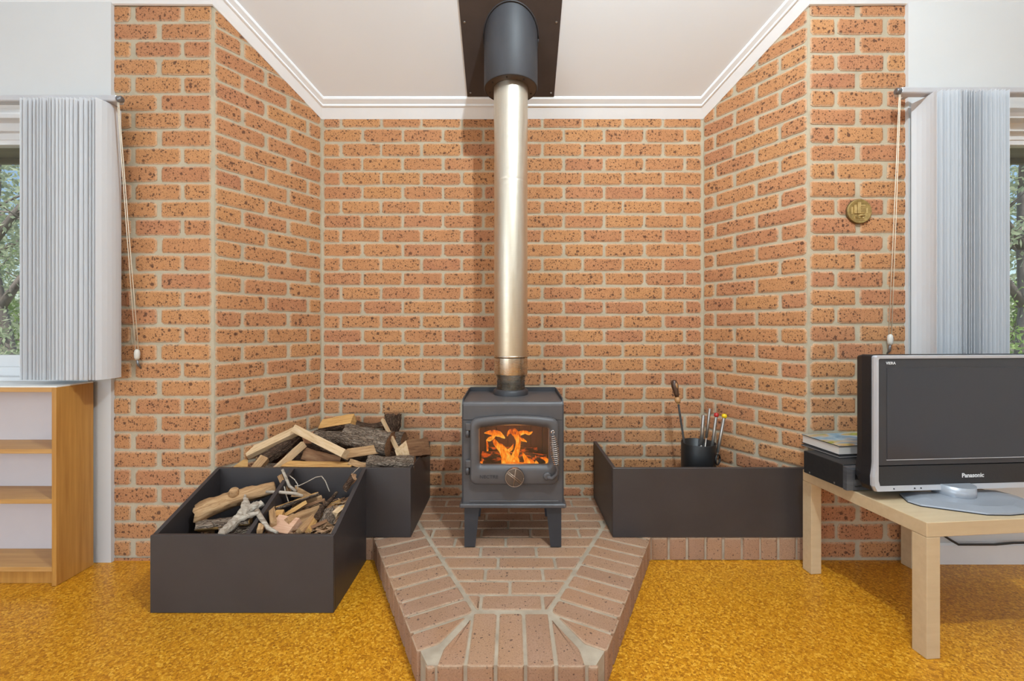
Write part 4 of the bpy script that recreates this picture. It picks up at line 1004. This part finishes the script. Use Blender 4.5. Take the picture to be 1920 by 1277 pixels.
SPOT = {'front left': (-1.01, 1.75), 'front right': (-0.87, 1.75), 'middle left': (-1.01, 1.84), 'middle': (-0.93, 1.85), 'middle right': (-0.86, 1.86), 'back left': (-1.00, 1.93), 'back right': (-0.87, 1.93)}
for i, (col, sp_) in enumerate((('tan', 'front left'), ('dark brown', 'front right'), ('yellow', 'middle left'), ('grey', 'middle left'), ('tan', 'middle'), ('dark brown', 'middle'), ('yellow', 'middle right'), ('grey', 'middle right'), ('tan', 'middle right'), ('tan', 'back left'), ('grey', 'back right'), ('yellow', 'back right'), ('dark brown', 'back left'))):
    c0 = SPOT[sp_]; a0 = Vector((c0[0] + rk.uniform(-.01, .02), c0[1] + rk.uniform(-.015, .02), 0)); an = rk.uniform(0.15, 0.9); ln = rk.uniform(0.085, 0.13)
    b0 = a0 + Vector((math.cos(an), math.sin(an), 0)) * ln; b0.x = min(b0.x, -0.745); b0.y = min(b0.y, 2.035)
    a0.z = rk.uniform(0.290, 0.305) + 0.03 * (a0.y - 1.75); b0.z = a0.z + rk.uniform(0.0, 0.04)
    log(a0, b0, rk.uniform(0.013, 0.024), rk.choice(('wedge', 'plank')), STK[col], 'thin %s stick on the bark litter at the %s of the kindling' % (col, sp_), 'stick', name='kindling_stick', roll=rk.uniform(-20, 20), rough=0.15, group='thin sticks in the bark litter', nl=7)
# shreds of bark and leaf litter
sm = MB(); rs = random.Random(3)
for i in range(760):
    a, b = rs.uniform(-1.03, -0.735), rs.uniform(1.72, 2.03)
    t = (a + 1.03) / 0.295
    z = 0.272 + 0.050 * t * (0.4 + 0.6 * (b - 1.72) / 0.31) + rs.uniform(-0.02, 0.012)
    an = rs.uniform(-0.6, 1.6); ln = rs.uniform(0.015, 0.05); w = rs.uniform(0.0015, 0.005)
    dv = Vector((math.cos(an), math.sin(an), rs.uniform(-0.3, 0.6))).normalized(); sd = dv.cross(Vector((0, 0, 1))).normalized() * w
    c = Vector((a, b, z)); up = Vector((0, 0, w * 0.7))
    p0, p1 = c - dv * ln / 2, c + dv * ln / 2
    if max(p0.x, p1.x) > LX1 - T - 0.004 or min(p0.x, p1.x) < -1.048 or max(p0.y, p1.y) > LY1 - 0.006 or min(p0.y, p1.y) < LY0 + T + 0.004: continue
    sm.add([p0 - sd, p0 + sd, p0 + up, p1 - sd, p1 + sd, p1 + up], [(0, 1, 4, 3), (1, 2, 5, 4), (2, 0, 3, 5), (0, 2, 1), (3, 4, 5)])
tag(sm.build('bark_litter', M['shred']), 'loose brown shreds of bark and litter under the kindling', 'bark litter', kind='stuff')

# ------------------------------------------------------------------ fire tools in the right bin
bx, by = P(1309.5, 828, 2.33).x, 2.33
bz0, bz1 = HZ + 0.006, P(1309, 829, 2.33).z
bk = thing('tool_bucket', (bx, by, bz0), 'tall black metal bucket standing in the right bin', 'bucket')
br = 0.089
MB().lathe([(0.002, bz0), (br - 0.004, bz0), (br, bz0 + 0.004), (br, bz1 - 0.003), (br - 0.001, bz1), (br - 0.004, bz1 - 0.001), (br - 0.004, bz0 + 0.006), (0.002, bz0 + 0.006)], (bx, by, 0), 36).build('bucket_body', M['black_metal'], bk)
hc = Vector((bx + 0.066, by - 0.070, bz1 - 0.072)); nv = Vector((0.66, -0.75, 0)).normalized(); tv = Vector((0.75, 0.66, 0)).normalized()
MB().tube([hc + tv * (0.026 * math.cos(2 * math.pi * i / 20)) + Vector((0, 0, 0.026 * math.sin(2 * math.pi * i / 20))) + nv * 0.006 for i in range(21)], 0.005, 8).build('ring_handle', M['black_metal'], bk)
def rod(pts): return [Vector(p) for p in pts]
# poker with turned wooden handle
p0 = Vector((bx - 0.030, by - 0.02, bz0 + 0.010)); ptop = P(1263, 712, 2.38); pmid = P(1272, 758, 2.365)
pk = thing('fire_poker', p0, 'black poker with a turned wooden handle leaning in the bucket', 'poker')
MB().tube([p0, p0.lerp(pmid, 0.5), pmid], 0.0062, 8).build('shaft', M['soot'], pk)
dirp = (ptop - pmid).normalized(); Lp = (ptop - pmid).length
ha = lambda ts, rs_, nm, mt: MB().tube([pmid + dirp * (t * Lp) for t in ts], rs_, 14).build(nm, M[mt], pk)
ha([0.0, 0.05], [0.006, 0.007], 'ferrule', 'brass'); ha([0.05, 0.10, 0.17, 0.24, 0.30], [0.010, 0.015, 0.017, 0.014, 0.009], 'lower_knob', 'handle_light')
ha([0.30, 0.42, 0.58, 0.72, 0.86, 0.96, 1.0], [0.011, 0.013, 0.016, 0.019, 0.018, 0.012, 0.004], 'handle', 'handle_wood')
dq = dirp.cross(Vector((0, 1, 0))).normalized()
MB().tube([pmid + dirp * (t * Lp) + Vector((0.004, -0.012, 0)) for t in (0.62, 0.72, 0.82, 0.90)], [0.003, 0.008, 0.009, 0.004], 10).build('handle_inlay', M['handle_light'], pk)
def tool(name, label, base, top, split, r_h, r_s, tip=None, loop=False, group='steel tools in the black bucket'):
    base, top = Vector(base), Vector(top); d = (top - base); s = base + d * split
    o = thing(name, base, label, 'fire tool', group)
    MB().tube([base, base.lerp(s, 0.5), s], r_s, 8).build('shaft', M['steel_tool'], o)
    MB().tube([s, s + d.normalized() * 0.006, top - d.normalized() * 0.003, top], [r_s, r_h, r_h, r_h * 0.8], 12).build('grip', M['steel_tool'], o)
    if tip:
        dn = d.normalized(); MB().tube([top - dn * 0.008, top - dn * 0.003, top + dn * 0.008, top + dn * 0.013, top + dn * 0.015], [r_h * 1.15, tip[1], tip[1], tip[1] * 0.7, 0.002], 14).build('end_cap', M[tip[0]], o)
zb = bz0 + 0.012
def tb(dx, dy): return (bx + dx, by + dy, zb)
tool('fire_tool', 'plain steel tool, shortest and leftmost of the four in the bucket', tb(-0.005, 0.012), P(1319, 778, 2.345), 0.68, 0.0095, 0.005)
tool('fire_tool', 'plain steel tool standing tallest in the bucket', tb(0.012, 0.035), P(1331, 766, 2.38), 0.70, 0.0085, 0.004)
tool('fire_tool', 'steel tool with a red end cap in the bucket', tb(0.020, -0.020), P(1343, 779, 2.33), 0.66, 0.0080, 0.0040, ('red', 0.0125))
tool('fire_tool', 'steel tool with a yellow end cap in the bucket', tb(0.028, -0.035), P(1358, 781, 2.32), 0.62, 0.0085, 0.0042, ('yellow', 0.0135))

# ------------------------------------------------------------------ vertical blinds
def blind(sx, xe, xs, n, rail_x, rail_z, cord_bottom, label):
    o = thing('vertical_blind', (sx * xe, 1.957, 0.89), label, 'blind', 'vertical blinds drawn aside')
    x0, x1 = min(sx * rail_x, sx * 3.4), max(sx * rail_x, sx * 3.4)
    MB().bbox((x0, 1.935, rail_z - 0.028), (x1, 1.977, rail_z), 0.004).build('headrail', M['rail'], o)
    e = sx * rail_x
    MB().lathe([(0.010, e - sx * 0.020), (0.014, e - sx * 0.017), (0.014, e), (0.010, e + sx * 0.003)], (0, 1.945, rail_z - 0.016), 18, 'x').build('end_pulley', M['rail_dark'], o)
    for xb in (rail_x + 0.10, 3.2):
        MB().box((sx * xb - 0.012, 1.950, rail_z), (sx * xb + 0.012, YW + 0.003, rail_z + 0.006)).build('bracket', M['rail'], o)
    zt, z0 = rail_z - 0.034, 0.893
    rb = random.Random(11 + sx)
    W = 0.126; th = 0.0011
    me_list = []
    for v in range(5):
        bow = 0.006 + 0.002 * v; k = 7; m = MB(); outer = []; inner = []
        for i in range(k):
            t = i / (k - 1) - 0.5; b = bow * (1 - 4 * t * t); outer.append((b, t * W)); inner.append((b + th, t * W))
        loop = outer + inner[::-1]
        m.loft([[(a, b, z0) for a, b in loop], [(a, b, zt) for a, b in loop]])
        mm = m.mesh('vane', M['vane']); bm = bmesh.new(); bm.from_mesh(mm); bmesh.ops.recalc_face_normals(bm, faces=bm.faces); bm.to_mesh(mm); bm.free(); me_list.append(mm)
    for i in range(n):
        t = i / (n - 1)
        q = bpy.data.objects.new('vane', me_list[rb.randrange(5)]); C.objects.link(q); q.parent = o
        x = xe + (xs - xe) * t + rb.uniform(-0.002, 0.002)
        a = rb.gauss(0, 2.0) + (10 * math.sin(t * 7 + sx) if 0 < i < n - 1 else 0)
        q.location = (sx * x - sx * xe, rb.uniform(-0.003, 0.003), -0.89)
        q.rotation_euler = (0, 0, R(a) * sx)
    # control cords, drawn back to a tidy weight on the wall
    ca = Vector((e, 1.945, rail_z - 0.03)); cb = Vector(cord_bottom)
    for dx in (-0.007, 0.007):
        MB().tube([ca + Vector((dx * 0.4, 0, 0)), ca.lerp(cb, 0.5) + Vector((dx * 0.7, 0, -0.004)), cb + Vector((dx, 0, 0.03))], 0.0017, 6).build('cord', M['cord'], o)
    MB().lathe([(0.004, cb.z + 0.034), (0.010, cb.z + 0.028), (0.0125, cb.z + 0.012), (0.011, cb.z - 0.008), (0.006, cb.z - 0.018)], (cb.x, cb.y, 0), 14).build('cord_weight', M['weight'], o)
    MB().tube([(cb.x, cb.y, cb.z - 0.016), (cb.x + 0.002, cb.y + 0.006, cb.z - 0.045), (cb.x + 0.003, YF - 0.001, cb.z - 0.062)], [0.0045, 0.006, 0.003], 8).build('cord_anchor', M['rail_dark'], o)
blind(-1, 1.852, 2.190, 21, 1.795, 2.184, (P(257, 668, 2.045).x, 2.045, P(257, 668, 2.045).z), 'white vertical blind stacked at the left window')
blind(1, 1.888, 2.212, 24, 1.768, 2.220, (P(1669, 640, 2.045).x, 2.045, P(1669, 640, 2.045).z), 'white vertical blind stacked at the right window')

# ------------------------------------------------------------------ bookshelf on the left
bs = thing('bookshelf', (-2.45, 1.95, 0), 'low teak bookshelf with empty shelves under the left window', 'bookshelf')
bx0, bx1, bY0, bY1, bH = -2.93, -1.985, 1.858, 2.024, 0.872
MB().bbox((bx1 - 0.020, bY0, 0.001), (bx1, bY1, bH - 0.006), 0.001).build('side_panel', M['teak'], bs)
MB().bbox((bx0, bY0, 0.001), (bx0 + 0.020, bY1, bH - 0.006), 0.001).build('side_panel', M['teak'], bs)
tpn = MB().bbox((bx0 + 0.020, bY0, bH - 0.026), (bx1 - 0.020, bY1, bH - 0.006), 0.001).build('top_panel', M['shelf_edge'], bs)
MB().box((bx0 + 0.001, bY0 + 0.004, bH - 0.006), (bx1 - 0.001, bY1, bH)).build('white_top', M['shelf_top'], bs)
MB().box((bx0 + 0.02, bY1 - 0.006, 0.06), (bx1 - 0.02, bY1, bH - 0.026)).build('back_panel', M['shelf_back'], bs)
for z in (0.597, 0.378, 0.082):
    MB().bbox((bx0 + 0.02, bY0 + 0.003, z - 0.02), (bx1 - 0.02, bY1 - 0.006, z), 0.001).build('shelf', M['shelf_edge'], bs)
MB().box((bx0 + 0.02, bY0 + 0.022, 0.001), (bx1 - 0.02, bY0 + 0.036, 0.062)).build('plinth', M['teak'], bs)

# ------------------------------------------------------------------ low table and what stands on it
TZ = 0.465; ra = R(5.0)
tb_ = thing('side_table', (1.408, 1.448, 0), 'pale birch square low table carrying the television', 'table', rz=ra)
MB().bbox((0, 0, TZ - 0.05), (0.55, 0.55, TZ), 0.0015).build('table_top', M['birch'], tb_, world=False)
for x in (0.0, 0.50):
    for y in (0.0, 0.50):
        MB().bbox((x, y, 0.001), (x + 0.05, y + 0.05, TZ - 0.051), 0.001).build('leg', M['birch'], tb_, world=False)

tv = thing('television', (1.775, 1.628, TZ), 'flat silver and black television with a blank dark screen', 'television', rz=R(4.0))
W2 = 0.392; tz0, tz1 = 0.036, 0.556
def L_(name, mb, mat, par=None):
    o = mb.build(name, M[mat], tv, world=False)
    if par is not None: o.parent = par
    return o
yf = 0.022
def outl(d, drop=0.0):
    w = W2 - d; zb_, zt_ = tz0 + d, tz1 - d
    half = [(w - 0.006, zb_), (w + 0.004, zb_ + 0.02), (w + 0.005, zb_ + 0.055), (w, zb_ + 0.085), (w - 0.002, zb_ + 0.11), (w - 0.002, zt_ - 0.006), (w - 0.006, zt_)]
    return half + [(-a, b) for a, b in reversed(half)]
def inl(): 
    w = W2 - 0.014; zb_, zt_ = tz0 + 0.022, tz1 - 0.012
    half = [(w - 0.006, zb_), (w, zb_ + 0.02), (w, zb_ + 0.045), (w, zb_ + 0.066), (w, zb_ + 0.09), (w, zt_ - 0.004), (w - 0.004, zt_)]
    return half + [(-a, b) for a, b in reversed(half)]
L_('front_frame', MB().loft([ring3(outl(0.002), yf + 0.022), ring3(outl(0), yf + 0.010), ring3(outl(0.002), yf), ring3(inl(), yf + 0.001), ring3(inl(), yf + 0.022)], closed=True), 'tv_silver')
L_('side_shell', MB().loft([ring3(outl(-0.0015), yf + 0.020), ring3(outl(-0.001), yf + 0.060), ring3([(a * 0.985, tz0 + 0.02 + (b - tz0) * 0.95) for a, b in outl(0)], yf + 0.088)]), 'tv_back')
L_('back_shell', MB().loft([ring3([(a * 0.8, tz0 + 0.05 + (b - tz0) * 0.8) for a, b in outl(0)], yf + 0.085), ring3([(a * 0.6, tz0 + 0.09 + (b - tz0) * 0.65) for a, b in outl(0)], yf + 0.125)]), 'tv_back')
bez = L_('bezel', MB().box((-W2 + 0.014, yf + 0.004, tz0 + 0.10), (W2 - 0.014, yf + 0.020, tz1 - 0.012)), 'tv_black')
L_('screen', MB().box((-W2 + 0.050, yf + 0.0025, tz0 + 0.122), (W2 - 0.050, yf + 0.010, tz1 - 0.048)), 'screen')
L_('screen_lip', MB().box((-W2 + 0.048, yf + 0.0018, tz0 + 0.1195), (W2 - 0.048, yf + 0.008, tz0 + 0.1218)), 'tv_silver')
spk = L_('speaker_bar', MB().loft([ring3([(-W2 + 0.012, tz0 + 0.022), (W2 - 0.012, tz0 + 0.022), (W2 - 0.014, tz0 + 0.096), (-W2 + 0.014, tz0 + 0.096)], yf + 0.02), ring3([(-W2 + 0.012, tz0 + 0.022), (W2 - 0.012, tz0 + 0.022), (W2 - 0.014, tz0 + 0.096), (-W2 + 0.014, tz0 + 0.096)], yf + 0.0025)]), 'tv_speaker')
for nm, s_, sz, x, z, bold in (('maker_lettering', 'Panasonic', 0.0235, 0.012, tz0 + 0.054, 0.0005), ('range_lettering', 'VIERA', 0.0150, -W2 + 0.064, tz1 - 0.030, 0.0002)):
    q = text_mesh(nm, s_, sz, 0.0004, M['print_white'], bold); q.parent = tv; q.rotation_euler = (R(90), 0, 0); q.location = (x, yf + 0.0018, z)
for x in (-W2 + 0.075, -W2 + 0.160, -W2 + 0.186):
    L_('indicator', MB().lathe([(0.0028, yf + 0.003), (0.0028, yf - 0.0008)], (x, 0, tz0 + 0.011), 10, 'y'), 'tv_back')
# stand
base = [(-0.280, 0.005), (-0.268, -0.032), (-0.110, -0.118), (-0.030, -0.126), (0.060, -0.118), (0.175, -0.060), (0.190, 0.02), (0.175, 0.075), (-0.24, 0.075)]
sc = lambda k, z: [((x + 0.04) * k - 0.04, y * k, z) for x, y in base]
L_('stand_foot', MB().loft([sc(1.0, 0.0006), sc(1.0, 0.004)]), 'tv_back')
L_('stand_base', MB().loft([sc(0.995, 0.004), sc(0.985, 0.009), sc(0.72, 0.020), sc(0.40, 0.022)]), 'tv_stand')
L_('stand_neck', MB().lathe([(0.062, 0.0), (0.062, 0.05)], (-0.062, 0.030, 0.010), 28), 'tv_stand')

db = thing('disc_player', (0, 0, 0), 'black disc player box on the left of the low table', 'disc player')
db.location = Vector((1.352, 1.716, TZ)); db.rotation_euler = (0, 0, R(7.5))
BW, BD, BH = 0.30, 0.222, 0.104
MB().bbox((0, 0.022, 0.006), (BW, BD, BH), 0.002).build('case', M['box_black'], db, world=False)
MB().loft([[(0.0, 0.022, 0.004), (BW, 0.022, 0.004), (BW, 0.022, BH - 0.004), (0.0, 0.022, BH - 0.004)], [(0.0, 0.006, 0.004), (BW, 0.006, 0.004), (BW, 0.006, BH - 0.008), (0.0, 0.006, BH - 0.008)], [(0.022, 0.0, 0.006), (BW - 0.022, 0.0, 0.006), (BW - 0.022, 0.0, BH - 0.016), (0.022, 0.0, BH - 0.016)]]).build('front_panel', M['box_front'], db, world=False)
MB().box((0.03, -0.0015, 0.050), (BW - 0.03, 0.004, 0.074)).build('display_window', M['tv_back'], db, world=False)
MB().box((0.03, -0.0012, 0.020), (BW - 0.03, 0.004, 0.024)).build('tray_slot', M['tv_back'], db, world=False)
for y in (0.06, 0.185):
    MB().box((-0.0008, y, 0.012), (0.001, y + 0.006, 0.019)).build('case_screw', M['steel_tool'], db, world=False)
for x in (0.03, BW - 0.03):
    for y in (0.04, BD - 0.03): MB().lathe([(0.010, 0.0005), (0.010, 0.007)], (x, y, 0), 12).build('foot', M['tv_back'], db, world=False)
mz = TZ + BH
mg = thing('magazine', (1.398, 1.822, mz + 0.0005), 'thin dark booklet lying under the large book', 'booklet', rz=R(9))
MB().box((0.004, 0.002, 0.001), (0.20, 0.20, 0.005)).build('pages', M['paper'], mg, world=False)
MB().box((0, 0, 0), (0.205, 0.20, 0.001)).build('cover', M['tv_back'], mg, world=False); MB().box((0, 0, 0.005), (0.205, 0.20, 0.0065)).build('cover', M['tv_back'], mg, world=False)
bo = thing('book', (1.408, 1.838, mz + 0.0076), 'large hardback book with a colourful landscape cover on the player', 'book', rz=R(6.5))
BKW, BKD, BKH = 0.29, 0.205, 0.040
MB().box((0.004, 0.004, 0.003), (BKW - 0.002, BKD - 0.004, BKH - 0.003)).build('pages', M['paper'], bo, world=False)
MB().bbox((0, 0, 0), (BKW, BKD, 0.003), 0.0006).build('back_cover', M['tv_back'], bo, world=False)
fc = MB().bbox((0, 0, BKH - 0.003), (BKW, BKD, BKH - 0.0004), 0.0006).build('front_cover', M['tv_back'], bo, world=False)
MB().box((0.002, 0.001, BKH - 0.0006), (BKW - 0.001, BKD - 0.001, BKH)).build('cover_print', M['cover'], bo, world=False)

cb = MB().tube([P(1755, 985, 2.00), P(1768, 1003, 2.005), P(1783, 1013, 2.012), P(1797, 1021, 2.018), P(1830, 1021, 2.018), P(1865, 1021, 2.02), P(1900, 1018, 2.02), P(1950, 1017, 2.02), P(2050, 1016, 2.02)], 0.0055, 8)
tag(cb.build('power_cable', M['cable']), 'black power cable running along the skirting behind the low table', 'cable')

# ------------------------------------------------------------------ brass medallion on the right pier
md = thing('wall_medallion', (1.671, YF - 0.004, 1.686), 'round brass relief medallion hung on the right brick pier', 'medallion')
mc = (1.671, 0, 1.686); my = YF - 0.005
MB().lathe([(0.0595, my), (0.0605, my - 0.003), (0.0605, my - 0.009), (0.058, my - 0.0100)], mc, 40, 'y').build('disc', M['brass_dark'], md)
MB().lathe([(0.0585, my - 0.0105), (0.057, my - 0.0135), (0.053, my - 0.0128), (0.052, my - 0.0122), (0.001, my - 0.0122)], mc, 40, 'y').build('face', M['brass_face'], md)
rel = MB()
def blk(x0, x1, z0, z1, d=0.003): rel.bbox((mc[0] + x0, my - 0.0122 - d, mc[2] + z0), (mc[0] + x1, my - 0.0115, mc[2] + z1), 0.0009)
blk(-0.028, -0.015, -0.012, 0.030, 0.005); blk(-0.013, 0.001, -0.012, 0.042, 0.007)
for i in range(5): blk(0.004, 0.026, -0.012 + i * 0.009, -0.006 + i * 0.009, 0.0025)
blk(-0.040, -0.033, -0.015, 0.020, 0.002); blk(0.031, 0.038, -0.012, 0.016, 0.002)
blk(-0.036, 0.036, -0.043, -0.040, 0.002)
rel.build('building_relief', M['brass'], md)
an = MB(); yy = my - 0.0145
tube3 = lambda pts, r_: an.tube([(mc[0] + a, yy, mc[2] + b) for a, b in pts], r_, 8, flat=0.6)
tube3([(-0.006, -0.021), (0.006, -0.020), (0.018, -0.022)], [0.005, 0.0065, 0.006]); tube3([(0.018, -0.020), (0.024, -0.014)], [0.004, 0.003])
for a in (-0.006, 0.000, 0.013, 0.018): tube3([(a, -0.022), (a, -0.039)], 0.0017)
tube3([(-0.030, -0.038), (-0.021, -0.018), (-0.012, -0.038)], 0.0024)
an.build('animal_relief', M['brass'], md)

# ------------------------------------------------------------------ garden beyond the windows
structure(MB().box((-60, 3.0, -0.75), (60, 70, -0.6)).build('ground', M['ground'], origin=(0, 0, -0.6)), 'dry leafy ground outside the windows')
def tree(name, base, h, trunk_r, lean, crowns, nleaf, lmat, label, seed, leaf=0.06, grp='gum trees outside the windows'):
    rt = random.Random(seed); b = Vector(base)
    o = thing(name, b, label, 'tree', grp)
    top = b + Vector((lean[0], lean[1], h)); m = MB()
    sp = [b.lerp(top, t / 7) + Vector((rt.uniform(-.05, .05) * h * 0.3, rt.uniform(-.05, .05) * h * 0.3, 0)) for t in range(8)]
    m.tube(sp, [trunk_r * (1 - 0.8 * t / 7) for t in range(8)], 8); m.build('trunk', M['trunk'], o)
    br = MB()
    for (dx, dy, dz, rad) in crowns:
        c = b + Vector((dx, dy, dz)); s = sp[min(6, max(1, int(7 * (dz - 0.7) / h)))]
        br.tube([s, s.lerp(c, 0.4) + Vector((0, 0, 0.12 * rad)), s.lerp(c, 0.75), c], [trunk_r * 0.5, trunk_r * 0.36, trunk_r * 0.25, trunk_r * 0.1], 6)
        for q in range(7):
            e = c + Vector((rt.gauss(0, .5), rt.gauss(0, .5), rt.gauss(0, .45))) * rad
            br.tube([c, c.lerp(e, 0.5) + Vector((0, 0, rt.uniform(-.1, .1))), e], [trunk_r * 0.14, trunk_r * 0.1, trunk_r * 0.05], 5)
    br.build('branches', M['trunk'], o)
    lm = MB(); tot = sum(c[3] ** 2 for c in crowns)
    for (dx, dy, dz, rad) in crowns:
        c = b + Vector((dx, dy, dz)); k = int(nleaf * rad * rad / tot)
        cl_ = [c + Vector((rt.gauss(0, .55), rt.gauss(0, .55), rt.gauss(0, .5))) * rad for _ in range(max(5, k // 45))]
        for i in range(k):
            p = rt.choice(cl_) + Vector((rt.gauss(0, .16), rt.gauss(0, .16), rt.gauss(0, .13))) * rad
            d = Vector((rt.uniform(-1, 1), rt.uniform(-1, 1), rt.uniform(-1.3, 0.3))).normalized(); s = d.cross(Vector((rt.uniform(-1, 1), rt.uniform(-1, 1), rt.uniform(-1, 1)))).normalized()
            L = leaf * rt.uniform(.6, 1.4); w = L * 0.22
            lm.add([p, p + d * L * .45 + s * w, p + d * L, p + d * L * .45 - s * w], [(0, 1, 2, 3)])
    f = lm.build('foliage', M[lmat], o); f['kind'] = 'stuff'
for sx, nm in ((-1, 'left'), (1, 'right')):
    s = 100 if sx < 0 else 200
    tree('gum_tree', (sx * 8.3, 6.9, -0.6), 7.0, 0.14, (sx * 0.5, 0.3), [(sx * 0.2, 0, 3.6, 1.5), (sx * 0.9, .4, 4.6, 1.4), (-sx * 0.7, .2, 3.0, 1.2), (sx * 1.5, 0, 3.1, 1.3), (0, 0, 5.6, 1.4), (-sx * 1.2, 0, 4.4, 1.1)], 5200, 'leaf', 'tall gum tree with bent limbs nearest the %s window' % nm, s + 1, 0.10)
    tree('gum_tree', (sx * 12.0, 9.2, -0.6), 9.0, 0.17, (-sx * 0.4, 0), [(0, 0, 3.5, 1.9), (sx * 1.6, .4, 4.6, 1.8), (-sx * 1.7, .2, 4.0, 1.7), (0, 0, 6.3, 1.8), (-sx * 1.0, 0, 2.2, 1.5)], 4200, 'leaf', 'gum tree further back outside the %s window' % nm, s + 2, 0.13)
    tree('leafy_shrub', (sx * 6.9, 5.6, -0.6), 1.5, 0.05, (0, 0), [(0, 0, 1.0, 0.7), (sx * 0.6, 0.1, 1.25, 0.65), (-sx * 0.5, 0.1, 1.15, 0.6)], 4000, 'leaf_bright' if sx > 0 else 'leaf', 'bushy green shrub low outside the %s window' % nm, s + 3, 0.075, 'shrubs outside the windows')
    tree('leafy_shrub', (sx * 9.8, 7.6, -0.6), 2.4, 0.06, (0, 0), [(0, 0, 1.3, 1.0), (sx * 0.9, 0.1, 1.7, 1.0), (-sx * 0.8, 0.1, 1.5, 0.9), (0.1, 0, 2.2, 0.8)], 5000, 'leaf_bright', 'tall green shrub between the gums outside the %s window' % nm, s + 4, 0.09, 'shrubs outside the windows')
    tree('gum_tree', (sx * 17, 14.0, -0.6), 9.0, 0.2, (sx * 0.4, 0), [(0, 0, 2.4, 2.4), (sx * 2.4, .4, 3.6, 2.4), (-sx * 2.4, .2, 3.0, 2.4), (0, 0, 5.2, 2.2), (-sx * 3.8, 0, 2.0, 2.2), (sx * 3.8, 0, 2.0, 2.2)], 5000, 'leaf', 'broad distant gum tree closing the view from the %s window' % nm, s + 5, 0.20)
